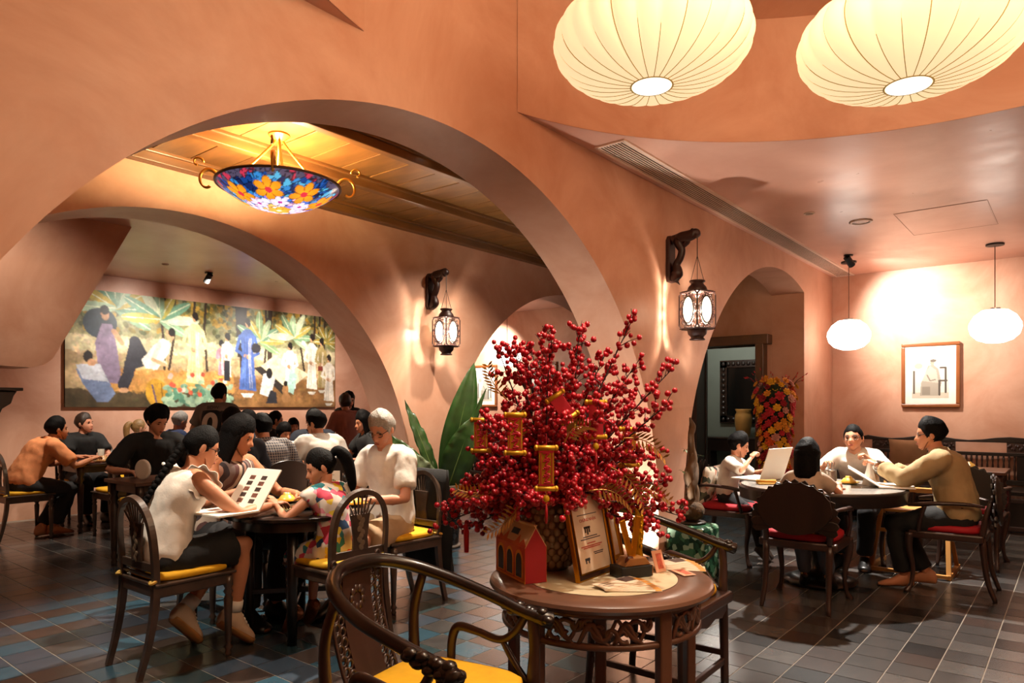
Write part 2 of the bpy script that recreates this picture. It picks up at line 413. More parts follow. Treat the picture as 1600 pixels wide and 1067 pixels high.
# front arcade wall: big round arch, pier, second arch cut off by the end wall
A1 = (2.63, .47, 2.37); AN = (7.90, .44, 2.45)
pts = [(UL, 0), (A1[0]-A1[2], 0)]+arc(*A1, PI, 0)+[(A1[0]+A1[2], 0), (AN[0]-AN[2], 0)]
ang = math.acos((UX-AN[0])/AN[2])
pts += arc(*AN, PI, ang)+[(UX, 0), (UE+.2, 0), (UE+.2, TOP), (UL, TOP)]
wall_front = struct('wall_front', MB().prism(pts, V1B-V1, MXZ(V1B)), PL_WALL, angle=30)
# middle arcade wall
A2 = (2.57, .60, 2.22); AB = (7.65, .50, 2.32)
pts = [(UL, 0), (A2[0]-A2[2], 0)]+arc(*A2, PI, 0)+[(A2[0]+A2[2], 0), (AB[0]-AB[2], 0)]+arc(*AB, PI, .02)+[(AB[0]+AB[2]-.001, 0), (UE+.2, 0), (UE+.2, CZ+.1), (UL, CZ+.1)]
wall_middle = struct('wall_middle', MB().prism(pts, V2B-V2, MXZ(V2B)), PL_WALL, angle=30)
wall_back = struct('wall_back', MB().box(((UL+UE)/2+.1, V3+.1, CZ/2), (UE-UL+.6, .2, CZ+.2)), PL_WALL)
wall_right = struct('wall_right', MB().box((UE+.1, (VN+V1)/2, CZ/2), (.2, V1-VN, CZ+.2)), PL_WALL)
wall_right_far = struct('wall_far_right', MB().box((UE+.1, (V2B+V3)/2, CZ/2), (.2, V3-V2B, CZ+.2)), PL_WALL)
wall_left = struct('wall_left', MB().box((UL-.1, (VN+V3)/2, TOP/2), (.2, V3-VN, TOP+.2)), PL_WALL)
wall_near = struct('wall_near', MB().box(((UL+UE)/2, VN-.1, TOP/2), (UE-UL+.4, .2, TOP+.2)), PL_WALL)
wall_side = struct('wall_side', MB().box((1.65, (7.1+V3)/2, CZ/2), (.2, V3-7.1, CZ)), PL_WALL)
# end wall of the middle bay with the doorway
DY0, DY1, DZ = 3.06, 3.92, 2.14
pts = [(V1B+.001, 0), (DY0, 0), (DY0, DZ), (DY1, DZ), (DY1, 0), (V2, 0), (V2, CZ+.1), (V1B+.001, CZ+.1)]
wall_end = struct('wall_end', MB().prism(pts, .2, MYZ(UX)), PL_WALL)
# passage behind the doorway
GREEN = mat('grey_green_paint', '#6f7a72', .7, var=.06, vscale=3)
p = MB(); p.box((11.45, 4.2, 1.5), (.2, 3.4, 3.2)); p.box((10.2, 5.55, 1.5), (2.5, .3, 3.2)); p.box((10.15, 3.03, 1.5), (2.4, .12, 3.2)); p.box((10.2, 4.3, 3.05), (2.5, 2.5, .1))
struct('wall_passage', p, GREEN)
# hanging bulkhead with a slanted edge over the far left table
pts = [(1.2, 1.74), (2.10, 1.71), (2.20, 1.735), (2.27, 1.80), (2.96, CZ+.05), (1.2, CZ+.05)]
struct('wall_bulkhead', MB().prism(pts, .45, MXZ(7.55)), PL_WALL, angle=30)
# ceilings
RC = (2.65, .30); RR = 2.34
a0 = math.asin((V1-RC[1])/RR)
ring = [(RC[0]+RR*math.cos(a), RC[1]+RR*math.sin(a)) for a in [a0-(PI+2*a0)*k/110 for k in range(111)]]
pts = [(UL, VN), (UE, VN), (UE, V1)]+ring+[(UL, V1)]
ceiling = struct('ceiling', MB().prism(pts, .12, Matrix.Translation((0, 0, CZ))), PL_CEIL)
rec = MB(); n = len(ring); vs = []; fs = []
ringo = [(RC[0]+(RR+.06)*math.cos(a), RC[1]+(RR+.06)*math.sin(a)) for a in [a0-(PI+2*a0)*k/110 for k in range(111)]]
for (x, y) in ring: vs += [(RC[0]+(x-RC[0])*.9985, RC[1]+(y-RC[1])*.9985, CZ+.0005), (RC[0]+(x-RC[0])*.9985, RC[1]+(y-RC[1])*.9985, TOP-.05)]
for i in range(n-1): fs.append((2*i, 2*i+2, 2*i+3, 2*i+1))
rec.add(vs, fs); rec.add([(x, y, TOP-.05) for x, y in ring], [tuple(range(n))])
struct('ceiling_recess', rec, PL_REC, angle=40)
struct('ceiling_back', MB().box(((UL+UE)/2, (V2B+V3)/2, CZ+.06), (UE-UL, V3-V2B, .12)), PL_CEIL)
# wooden ceiling of the middle bay: backing board, beams and planks
CW = mat('golden_brown_ceiling_wood', '#7a5227', .42, var=.3, vscale=5, stretch=(2.5, .5, 1), coat=.15)
CB = mat('brown_beam_wood', '#6b4521', .42, var=.3, vscale=5, stretch=(.5, 3, 3), coat=.15)
ceil_mid = struct('ceiling_middle', MB().box(((UL+UX)/2, (V1B+V2)/2, CZ+.14), (UX-UL, V2-V1B, .04)), mat('dark_ceiling_board', '#2a1b0d', .6))
beams = [V1B+.045, 3.72, 4.45, V2-.045]
for k, y in enumerate(beams):
    m = MB(); bw_ = .07 if k in (1, 2) else .09; m.box(((UL+UX)/2, y, CZ+.055), (UX-UL, bw_, .09)); m.box(((UL+UX)/2, y, CZ+.085), (UX-UL, bw_+.045, .03))
    m.build('beam', CB, ceil_mid, bev=.006)
pl = {}
for j in range(3):
    y0, y1 = beams[j]+.03, beams[j+1]-.03; L = y1-y0
    for i in range(0, 36):
        x = -1.2+i*.275
        if x > UX-.2: break
        o = MB().box((0, 0, 0), (.268, L, .02)).build('plank', CW, ceil_mid, bev=.004) if j not in pl else pl[j].copy()
        if j not in pl: pl[j] = o
        else: COL.objects.link(o)
        o.parent = ceil_mid; o.location = (x, (y0+y1)/2, CZ+.105+random.uniform(-.002, .002))
# floor: grout slab, individual tiles where they show largest, the rest joined
GROUT = mat('pale_grout', '#8d8376', .7)
floor = struct('floor', MB().box(((UL+UE)/2+.8, (VN+V3)/2, -.0525), (UE-UL+2, V3-VN+.2, .1)), GROUT)
def tmat(n, c, r=.27): return mat('cement_tile_'+n, c, r, var=.16, vscale=9, bump=.03, bscale=14, spec=.6)
TM = [tmat('blue', '#304c5b'), tmat('slate_blue', '#37424e'), tmat('brown', '#3d332f'), tmat('grey', '#403e3d'), tmat('dark', '#232222'), tmat('teal', '#28393d'), tmat('light_grey', '#52504e')]
T = .2; ca, sa = math.cos(AZ), math.sin(AZ); tiles = []
nx0, nx1 = int(math.floor(UL/T)), int(UE/T)+5; ny0, ny1 = int(math.floor(VN/T)), int(V3/T)
for i in range(nx0, nx1):
    for j in range(ny0, ny1):
        x, y = i*T+.11, j*T+.08
        d = ca*x+sa*y; r = sa*x-ca*y
        inv = False; ar = 0
        if d > .8:
            px, py = 800+FPX*r/d, 636+FPX*CAM_H/d
            inv = -25 < px < 1625 and 640 < py < 1090; ar = 1/d**3
        rnd = random.random(); blue = y > 2.35+.5*math.sin(x*1.3) or x < 2.0
        if y > 6.6: k = random.choice([2, 4, 4, 3])
        elif blue:
            ck = (i+j) % 2 if x > 2.6 else j % 2
            k = (0 if rnd < .55 else 1 if rnd < .85 else 5) if ck else (2 if rnd < .7 else 3 if rnd < .88 else 1)
        else: k = (3 if rnd < .5 else 6 if rnd < .85 else 2) if i % 2 else (4 if rnd < .55 else 3 if rnd < .85 else 2)
        tiles.append((ar if inv else -1, x, y, k))
tiles.sort(key=lambda t: -t[0])
tme = {}
for k in range(len(TM)): tme[k] = MB().box((0, 0, -.006), (T-.0065, T-.0065, .012)).mesh('tile', TM[k])
for (a, x, y, k) in tiles[:300]:
    o = bpy.data.objects.new('tile', tme[k]); COL.objects.link(o); o.parent = floor; o.location = (x, y, random.uniform(-.0004, .0004))
m = MB()
for (a, x, y, k) in tiles[300:]:
    m.cur = k; m.box((x, y, -.006), (T-.0065, T-.0065, .012))
tag(m.build('tile_field', TM, floor), kind='stuff')
# doorway frame and open leaf
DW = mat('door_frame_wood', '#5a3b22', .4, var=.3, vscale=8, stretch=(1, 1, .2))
d = bpy.data.objects.new('door_1', None); COL.objects.link(d); d['kind'] = 'structure'; d.location = (UX, (DY0+DY1)/2, 0)
hw = (DY1-DY0)/2
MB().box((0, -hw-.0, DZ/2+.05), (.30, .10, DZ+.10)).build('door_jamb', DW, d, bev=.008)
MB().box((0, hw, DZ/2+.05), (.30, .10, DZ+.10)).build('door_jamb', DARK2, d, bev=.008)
MB().box((0, 0, DZ+.06), (.32, 2*hw+.22, .12)).build('door_head', DW, d, bev=.008)
lf = MB(); lf.box((.14, hw-.03, DZ/2), (.05, .07, DZ-.02)); lf.build('door_stop', DARK2, d, bev=.006)
# linear air grille along the ceiling edge
vt = thing('air_grille', 'long white slotted air grille running along the ceiling edge above the lantern wall', 'air vent', (6.95, 2.40, CZ))
VM = mat('grille_cream', '#e2c6b2', .5)
fr = MB()
for s in (-1, 1): fr.box((0, s*.105, -.006), (5.95, .022, .014))
for s in (-1, 1): fr.box((s*2.97, 0, -.006), (.022, .22, .014))
fr.build('frame', VM, vt, bev=.002)
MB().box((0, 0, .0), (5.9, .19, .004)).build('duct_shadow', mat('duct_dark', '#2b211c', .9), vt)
for k in range(9): MB().box((0, -.086+k*.0215, -.008), (5.92, .008, .005)).build('slat', VM, vt)
# small ceiling fittings
def downlight(x, y, z, r, label, dark=False):
    t = thing('downlight', label, 'downlight', (x, y, z), group='small round ceiling fittings')
    MB().lathe([(r*.72, .0), (r, 0), (r, -.008), (r*.9, -.012), (r*.74, -.008), (r*.7, .02)], 28).build('trim_ring', mat('fitting_white', '#d9c4b4', .4), t, smooth=True)
    MB().lathe([(0.0, -.004), (r*.72, -.004)], 24).build('lens', mat('lens_dark', '#241a16', .2) if dark else mat('lens_lit', '#fff0dd', .3, emit='#fff0dd', estr=6), t)
downlight(6.54, 1.88, CZ, .045, 'tiny dark recessed downlight in the sheen of the salmon ceiling', True)
downlight(7.14, 1.59, CZ, .10, 'round ceiling loudspeaker grille in the salmon ceiling', True)
downlight(3.56, 3.67, CZ+.094, .05, 'small lit downlight between the planks of the wooden ceiling')
downlight(3.95, 8.62, CZ, .04, 'tiny dark sensor on the ceiling above the mural', True)
ap = thing('access_panel', 'square flush access panel outlined in the ceiling above the right tables', 'access panel', (7.55, .95, CZ))
f = MB()
for (x0, y0, x1, y1) in ((-.5, -.35, .5, -.35), (-.5, .35, .5, .35), (-.5, -.35, -.5, .35), (.5, -.35, .5, .35)):
    f.bar((x0, y0, -.001), (x1, y1, -.001), .003, .0016)
f.build('panel_joint', mat('joint_shadow', '#a4745c', .8), ap)
MB().box((0, 0, -.0012), (.98, .68, .0016)).build('panel', PL_CEIL, ap)
def trackspot(x, y, tx, ty, label):
    t = thing('spotlight', label, 'spotlight', (x, y, CZ), face=(tx-x, ty-y), group='black ceiling spotlights')
    MB().lathe([(0, 0), (.05, 0), (.05, -.012), (0, -.012)], 20).build('base_plate', BLACK, t, smooth=False)
    MB().tube([(0, 0, -.01), (0, 0, -.05)], .012, 8).build('stem', BLACK, t)
    b = MB().lathe([(0, -.07), (.036, -.07), (.038, .06), (.03, .065), (.028, .05), (0, .05)], 20).build('lamp_head', BLACK, t, loc=(0, .02, -.075), rot=(-PI/2-.75, 0, 0), angle=40)
    MB().lathe([(0, .052), (.027, .052)], 16).build('lens', mat('spot_lens', '#fff3e2', .3, emit='#fff3e2', estr=12), b)
trackspot(4.55, 8.72, 4.5, 9.9, 'black ceiling spotlight aimed at the left half of the mural')
trackspot(6.23, 8.72, 6.3, 9.9, 'black ceiling spotlight aimed at the right half of the mural')
trackspot(8.62, 2.05, 9.9, 1.5, 'black ceiling spotlight beside the pendant, aimed at the portrait wall')
# ------------------------------------------------------------------ lamps
SILK = mat('lit_cream_silk', '#f6e3bd', .8, emit='#ffe1ac', estr=.66)
SILKB = mat('lit_white_silk', '#fff4df', .8, emit='#fff2da', estr=1.1)
RIB = mat('lantern_rib', '#a5884f', .7, emit='#a5884f', estr=.25)
def silk(loc, rz, label):
    t = thing('silk_lantern', label, 'lantern', loc, rz=rz, group='big silk ceiling lanterns')
    R, Hh, n = .445, .20, 26
    prof = []
    for k in range(0, 25):
        a = -PI/2+.13+(PI-.26)*k/24
        prof.append((R*abs(math.cos(a))**.76, Hh*math.sin(a)*1.0))
    def rf(q, z):
        x = (q*n/(2*PI)) % 1.0; return .955+.05*math.sin(PI*x)**.6
    MB().lathe(prof, 200, rfn=rf).build('shade', SILK, t, smooth=True)
    me = None
    for k in range(n):
        if me is None:
            o = MB().tube([((r*.962+.002), 0, z) for r, z in prof], .0020, 5).build('rib', RIB, t); me = o
        else:
            o = me.copy(); COL.objects.link(o); o.parent = t
        o.rotation_euler = (0, 0, 2*PI*k/n)
    r0, z0 = prof[0]
    MB().lathe([(0, z0-.004), (r0*.93, z0-.004), (r0*.95, z0+.003)], 40).build('bottom_disc', SILKB, t, smooth=True)
    MB().tube([(r0*math.cos(a), r0*math.sin(a), z0) for a in [2*PI*i/40 for i in range(40)]], .004, 6, closed=True).build('bottom_ring', RIB, t)
    MB().tube([(0, 0, Hh*.9), (0, 0, 3.9-loc[2])], .008, 8).build('cord', BLACK, t)
    MB().lathe([(0, 3.905-loc[2]), (.06, 3.905-loc[2]), (.06, 3.88-loc[2]), (0, 3.875-loc[2])], 20).build('ceiling_rose', BLACK, t)
silk((2.87, 1.51, 3.02), .1, 'large pleated cream silk lantern above the red berry arrangement')
silk((3.40, .57, 2.94), .35, 'large pleated cream silk lantern in the upper right corner')
point('lantern_fill', (2.3, .4, 3.6), 30, WARMER, .3)  # added warm fill up in the recess, set apart from both lanterns
# oval paper pendants
GLOBE = mat('lit_white_globe', '#ffffff', .6, emit='#fff4e6', estr=5.0)
def pendant(x, y, label):
    t = thing('pendant_lamp', label, 'pendant lamp', (x, y, CZ), group='white oval pendant lamps')
    MB().lathe([(0, 0), (.085, 0), (.085, -.018), (.02, -.026), (0, -.026)], 28).build('ceiling_rose', BLACK, t, angle=40)
    MB().tube([(0, 0, -.02), (0, 0, -.70)], .0045, 8).build('cord', mat('cord_brown', '#6b4a36', .6), t)
    MB().lathe([(.05, .175), (.12, .165), (.19, .11), (.235, .03), (.24, -.02), (.22, -.09), (.16, -.15), (.08, -.18), (0, -.185)], 40).build('globe', GLOBE, t, smooth=True, loc=(0, 0, -.87))
    MB().lathe([(0, .19), (.05, .19), (.05, .165), (0, .165)], 20).build('globe_cap', METAL, t, loc=(0, 0, -.87))
pendant(9.02, 2.14, 'white oval pendant lamp near the corner beside the black spotlight')
pendant(9.02, .70, 'white oval pendant lamp at the right end of the portrait wall')
pendant(9.02, 7.42, 'white oval pendant lamp glimpsed through the far arch behind the berries')
# carved wall lanterns on dragon brackets
PAPER = mat('lit_lantern_paper', '#fff2dd', .7, emit='#ffe6c2', estr=5.0)
def wall_lantern(u, wv, rz, label):
    br = thing('lantern_bracket', 'dark carved dragon bracket '+label, 'wall bracket', (u, wv, 2.55), group='carved lantern brackets')
    # back plate against the wall, then the carved arm reaching out towards -y
    m = MB(); prof = [(-.055, -.15), (-.04, -.185), (.04, -.185), (.055, -.15), (.055, .15), (.03, .185), (-.03, .185), (-.055, .15)]
    m.prism(prof, .035, MXZ(0)); m.build('back_plate', REDWOOD, br, bev=.006)
    m = MB()
    m.tube(catmull([(0, -.03, -.16), (0, -.075, -.12), (0, -.07, -.05), (0, -.10, .0), (0, -.115, .06), (0, -.09, .12), (0, -.10, .155), (0, -.17, .165), (0, -.23, .175), (0, -.25, .15)]), [.04, .05, .032, .030, .030, .04, .05, .046, .042, .024], 8)
    m.tube(catmull([(0, -.03, .15), (0, -.10, .16), (0, -.16, .13), (0, -.13, .09)]), [.04, .038, .03, .018], 7)
    for k in range(16):
        a = random.uniform(-1, 1); y = -.04-.2*random.random(); z = .165+random.uniform(-.03, .03) if k < 9 else -.12+random.uniform(-.06, .06)
        if k >= 9: y = -.04-.05*random.random()
        q = Vector((random.uniform(-.03, .03), y, z)); e = q+Vector((random.uniform(-.03, .03), random.uniform(-.04, .02), random.uniform(-.04, .03)))
        m.tube([q, (q+e)/2+Vector((0, 0, .006)), e], [.012, .009, .002], 6)
    m.build('carved_dragon', REDWOOD, br, smooth=True)
    L = thing('wall_lantern', 'square fretwork wood lantern with oval lit panes '+label, 'lantern', (u, wv-.245, 2.12), rz=rz, group='fretwork wall lanterns')
    MB().tube([(0, 0, .57), (0, 0, .42)], .0035, 6).build('hook_chain', BLACK, L)
    m = MB()
    for a in (0, 2.1, 4.2): m.tube([(0, 0, .43), (.055*math.cos(a), .055*math.sin(a), .235)], .0022, 5)
    m.build('hanging_cord', BLACK, L)
    MB().lathe([(0, .235), (.06, .235), (.062, .225), (.048, .215), (.05, .205), (.068, .185), (.078, .16), (.075, .135), (0, .135)], 24).build('top_cap', REDWOOD, L, smooth=True)
    MB().lathe([(0, -.135), (.075, -.135), (.076, -.155), (.07, -.185), (.05, -.205), (.048, -.215), (.06, -.222), (.06, -.23), (0, -.23)], 24).build('bottom_cap', REDWOOD, L, smooth=True)
    R = .098; n = 4
    fw = 2*R*math.tan(PI/n); hh = .285
    MB().lathe([(0, hh/2-.004), (R*1.38, hh/2-.004), (R*1.38, hh/2+.004), (0, hh/2+.004)], n).build('top_board', REDWOOD, L)
    MB().lathe([(0, -hh/2-.004), (R*1.38, -hh/2-.004), (R*1.38, -hh/2+.004), (0, -hh/2+.004)], n).build('bottom_board', REDWOOD, L)
    proto = None
    for k in range(n):
        a = 2*PI*(k+.5)/n
        if proto is None:
            f = MB(); W = fw*.98
            # chamfered outer frame, oval frame and pierced scroll lattice between them
            ch = .025
            o8 = [(-W/2+ch, -hh/2), (W/2-ch, -hh/2), (W/2, -hh/2+ch), (W/2, hh/2-ch), (W/2-ch, hh/2), (-W/2+ch, hh/2), (-W/2, hh/2-ch), (-W/2, -hh/2+ch)]
            f.tube([(x, 0, z) for x, z in o8], .0075, 4, closed=True)
            rx, rz = W*.30, hh*.36
            ov = [(rx*math.cos(q), 0, rz*math.sin(q)) for q in [2*PI*i/28 for i in range(28)]]
            f.tube(ov, .006, 5, closed=True)
            rnd = random.Random(3)
            for i in range(30):
                q = 2*PI*(i+.5)/30; k1 = 1.16 if i % 2 else 1.36
                x, z = rx*k1*math.cos(q), rz*(k1*.96)*math.sin(q)
                if abs(x) > W/2-.004: x = math.copysign(W/2-.004, x)
                if abs(z) > hh/2-.006: z = math.copysign(hh/2-.006, z)
                r = .0085+.003*rnd.random()
                f.tube([(x+r*math.cos(p_), 0, z+r*1.2*math.sin(p_)) for p_ in [2*PI*j/8 for j in range(8)]], .0026, 4, closed=True)
                f.tube([(rx*math.cos(q), 0, rz*math.sin(q)), (x*1.12 if abs(x*1.12) < W/2 else x, 0, z*1.1 if abs(z*1.1) < hh/2 else z)], .0024, 4)
            fo = f.build('fret_panel', REDWOOD, L); proto = fo
            po = MB().prism([(rx*math.cos(q), rz*math.sin(q)) for q in [2*PI*i/28 for i in range(28)]], .003, MXZ(.004)).build('oval_pane', PAPER, fo)
        else:
            fo = copy_tree(proto, L)
        fo.location = (R*math.cos(a), R*math.sin(a), 0); fo.rotation_euler = (0, 0, a+PI/2)
    point('wall_lantern_glow', (u, wv-.245, 2.12), 22, WARM, .02)
wall_lantern(5.17, V1, .42, 'on the pier beside the doorway arch')
wall_lantern(5.06, V2, .77, 'on the far pier above the potted plant')
# leaded-glass bowl chandelier
def chandelier():
    t = thing('bowl_chandelier', 'stained glass bowl chandelier with orange flowers hung from gilt rods', 'chandelier', (2.67, 4.18, 2.685))
    R, Hb = .40, .165; nu, nv = 240, 60
    rng = np.random.RandomState(5)
    vs = []; cols = []
    seeds = rng.rand(520, 2); seeds[:, 0] *= 2*PI; seeds[:, 1] = np.sqrt(seeds[:, 1])*1.02
    sx, sy = seeds[:, 1]*np.cos(seeds[:, 0]), seeds[:, 1]*np.sin(seeds[:, 0])
    def L(h): return np.array(lin(h))
    base = []
    for i in range(520):
        r = seeds[i, 1]
        if r > .9: c = L('#4a4258') if rng.rand() < .75 else L('#b03048')
        elif r > .55: c = L(rng.choice(['#1f4f9a', '#123a7c', '#2d79b8', '#4aa0c8', '#16224f']))
        elif r > .25: c = L(rng.choice(['#3f6fd0', '#8a7ad8', '#e6dff2', '#5a8fe0', '#f0b0c8']))
        else: c = L(rng.choice(['#f4c060', '#fff0e8', '#f0a030', '#e8d0f0']))
        base.append(c)
    base = np.array(base)
    fl = [(.64, 2*PI*k/7+.3, .24, '#e8921c', '#c8303c') for k in range(7)]+[(.36, 2*PI*k/6, .16, '#e9dcf6', '#b04090') for k in range(6)]+[(.0, 0, .2, '#f6b23a', '#fff0d0')]
    for j in range(nv+1):
        rr = j/nv; z = Hb*(rr**2.2)
        for k in range(nu):
            q = 2*PI*k/nu; x, y = rr*math.cos(q), rr*math.sin(q)
            vs.append((R*x, R*y, z-.0))
            d = np.hypot(sx-x, sy-y); o = np.argpartition(d, 2)[:2]; o = o[np.argsort(d[o])]
            c = base[o[0]]*(.25 if d[o[1]]-d[o[0]] < .010 else 1)
            for (fr_, fa, fs_, cp, cc) in fl:
                dx, dy = x-fr_*math.cos(fa), y-fr_*math.sin(fa); dd = math.hypot(dx, dy)/fs_
                if dd < 1:
                    aa = math.atan2(dy, dx); pet = .62+.38*abs(math.cos(3*aa+fa))
                    if dd < .24: c = L(cc)
                    elif dd < pet: c = L(cp)*(.35 if abs(math.sin(3*aa+fa)) > .97 or dd > pet-.06 else (.75+.5*(1-dd)))
            cols.append(np.clip(c, 0, 1))
    fs = [(j*nu+k, j*nu+(k+1) % nu, (j+1)*nu+(k+1) % nu, (j+1)*nu+k) for j in range(nv) for k in range(nu)]
    me = bpy.data.meshes.new('glass_bowl'); me.from_pydata(vs, [], fs)
    at = me.color_attributes.new('glass', 'FLOAT_COLOR', 'POINT'); at.data.foreach_set('color', np.concatenate([np.array(cols), np.ones((len(cols), 1))], 1).ravel())
    me.materials.append(mat('lit_stained_glass', '#ffffff', .2, attr='glass', estr=1.0)); me.polygons.foreach_set('use_smooth', [True]*len(me.polygons)); me.update()
    o = bpy.data.objects.new('glass_bowl', me); COL.objects.link(o); o.parent = t
    MB().tube([(R*math.cos(a), R*math.sin(a), Hb) for a in [2*PI*i/80 for i in range(80)]], .010, 8, closed=True).build('rim', mat('pewter_rim', '#6a5a58', .35, .7), t, smooth=True)
    GI = mat('gilt_rod', '#e0a848', .3, .7)
    zt = CZ+.085-2.685
    for k in range(4):
        a = PI/4+k*PI/2+.3
        MB().tube(catmull([(R*.72*math.cos(a), R*.72*math.sin(a), Hb), (R*.42*math.cos(a), R*.42*math.sin(a), Hb+.13), (.035*math.cos(a), .035*math.sin(a), zt-.05), (.03*math.cos(a), .03*math.sin(a), zt)], 4), .0085, 8).build('hanging_rod', GI, t, smooth=True)
    MB().lathe([(0, zt+.02), (.07, zt+.02), (.07, zt), (.03, zt-.03), (0, zt-.035)], 24).build('ceiling_rose', GI, t, angle=40)
    for k in range(4):
        a = k*PI/2+.92; pts = []
        for i in range(30):
            q = i/29; th = 5.2*q; r = .075*(1-.62*q); pts.append((.075-r*math.cos(th)*1.0-.0, r*math.sin(th)*1.25))
        pr = [(R*.93+x, z+Hb) for x, z in pts]
        m = MB(); m.tube([(x*math.cos(a), x*math.sin(a), z) for x, z in pr], [.015, .013, .010, .007, .012], 6)
        x0, z0 = R*.93+.10, Hb+.10
        q2 = [(x0+.035-.035*(1-.5*i/15)*math.cos(4.6*i/15), z0+.02+.035*(1-.5*i/15)*math.sin(4.6*i/15)) for i in range(16)]
        m.tube([(x*math.cos(a), x*math.sin(a), z) for x, z in q2], [.009, .008, .005, .008], 6)
        m.build('scroll', GI, t, smooth=True)
    for k in range(3):
        a = 2*PI*k/3; MB().lathe([(0, .0), (.012, 0), (.012, .05), (.02, .08), (0, .11)], 10).build('bulb', mat('lit_bulb', '#fff0d0', .3, emit='#ffdf9a', estr=18), t, loc=(.12*math.cos(a), .12*math.sin(a), .09))
    point('chandelier_glow', (2.67, 4.18, 2.83), 120, (1, .72, .36), .10)
chandelier()
# ------------------------------------------------------------------ furniture
def turned(h, r=.022):
    return [(0, 0), (r*.75, 0), (r*.9, h*.04), (r*.6, h*.07), (r*1.15, h*.11), (r*.6, h*.15), (r*.8, h*.18), (r*.95, h*.5), (r*1.15, h*.72), (r*.7, h*.76), (r*1.25, h*.80), (r*.8, h*.84), (r*1.2, h*.88), (r*1.2, h), (0, h)]
# --- dining chair with arched pierced back (faces local +y)
def make_dining_chair():
    t = thing('dining_chair', 'dark wooden dining chair', 'chair', group='dark dining chairs with arched backs')
    for s in (-1, 1):
        MB().lathe(turned(.44, .021), 14).build('leg', WORN, t, smooth=True, loc=(s*.185, .185, 0))
        m = MB(); m.tube(catmull([(s*.175, -.285, 0), (s*.18, -.245, .15), (s*.182, -.215, .32), (s*.182, -.205, .46)], 5), [.019, .021, .024, .026], 4, flat=1.0, up=(1, 1, 0)); m.build('leg', WORN, t)
    m = MB(); m.box((0, -.01, .425), (.40, .41, .06)); m.build('seat_frame', WORN, t, bev=.008)
    m = MB(); m.box((0, 0, .462), (.43, .44, .018)); m.build('seat_board', WORN, t, bev=.006)
    c = cushion_mesh(.40, .41, .042).build('cushion', YEL, t, smooth=True, loc=(0, .005, .471))
    for s in (-1, 1): MB().tube(catmull([(s*.165, -.185, .485), (s*.195, -.215, .482), (s*.19, -.235, .475), (s*.165, -.225, .478)], 4), .009, 6).build('tie', mat('tie_cloth', '#c9a24a', .8), c, loc=(0, -.005, -.471))
    arch = [(-.182, -.205, .46), (-.186, -.212, .58), (-.183, -.222, .70), (-.155, -.232, .80), (-.09, -.24, .868), (0, -.243, .892), (.09, -.24, .868), (.155, -.232, .80), (.183, -.222, .70), (.186, -.212, .58), (.182, -.205, .46)]
    m = MB(); P = catmull(arch, 5); m.tube(P, .023, 4, flat=.75, up=(1, 1, 0)); m.build('back_frame', WORN, t)
    m = MB(); m.bar((-.18, -.208, .545), (.18, -.208, .545), .018, .045); m.bar((-.18, -.206, .50), (.18, -.206, .50), .014, .02); m.build('back_rail', WORN, t, bev=.004)
    # splat: lyre outline with an inset carved panel and a fan of little bars under the arch
    pr = [(-.055, .565), (.055, .565), (.05, .64), (.062, .73), (.07, .765), (-.07, .765), (-.062, .73), (-.05, .64)]
    m = MB(); m.prism(pr, .014, MXZ(-.21)); sp = m.build('splat', WORN, t, bev=.003)
    m = MB()
    for q in range(9): z = .58+q*.021; m.ell((.012*math.sin(q*2.1), -.226, z), (.016, .004, .02), 8, 5, R=Matrix.Rotation(.7*(1 if q % 2 else -1), 3, 'Y'))
    m.build('splat_carving', mat('pale_inlay', '#6f5d49', .45), sp)
    for q in range(-3, 4): MB().tube([(q*.018, -.226, .765), (q*.030, -.24, .872-.0055*q*q)], .0055, 6).build('fan_bar', WORN, t)
    return t
chairA = make_dining_chair()
YEL2 = None
def dchair(x, y, fx, fy, label): return inst(chairA, (x, y, 0), face=(fx, fy), label=label)
dchair(1.82, 3.82, 1, .02, 'dark chair with yellow cushion under the girl in the white ruffled blouse')
dchair(2.52, 3.36, 0, 1, 'dark chair with yellow cushion under the child in the floral dress')
dchair(3.28, 3.68, -1, .05, 'dark chair with yellow cushion under the grey-haired man, black jacket on its back')
dchair(2.42, 4.42, 0, -1, 'dark chair under the long-haired woman in the patterned top')
dchair(2.45, 8.50, 1, .05, 'dark chair with yellow cushion under the man in the salmon shirt')
dchair(3.18, 7.97, 0, 1, 'empty dark chair with yellow cushion in front of the far left table')
dchair(3.30, 9.42, 0, -1, 'dark chair under the man in the black v-neck by the mural')
dchair(2.98, 6.88, 0, -1, 'dark chair under the young man in the loose black t-shirt')
dchair(3.08, 5.42, 0, 1, 'dark chair under the man in navy with his back turned')
dchair(4.95, 7.10, -.5, -.8, 'dark chair under the man in the dark suit at the long table')
dchair(4.10, 7.12, 0, -1, 'dark chair under the bespectacled man at the long table')
dchair(3.85, 9.35, 1, -.2, 'dark chair under the blonde girl below the mural')
dchair(4.16, 9.06, 1, .1, 'dark chair under the grey-haired man in blue below the mural')
dchair(5.05, 8.10, 0, -1, 'dark chair under the ponytailed woman below the mural')
dchair(5.60, 8.40, -.3, -1, 'dark chair under the smiling girl below the mural')
dchair(5.20, 6.35, -1, .3, 'dark chair under the woman in black near the far pier')
dchair(4.50, 6.98, 0, -1, 'dark chair under the small boy at the long table')
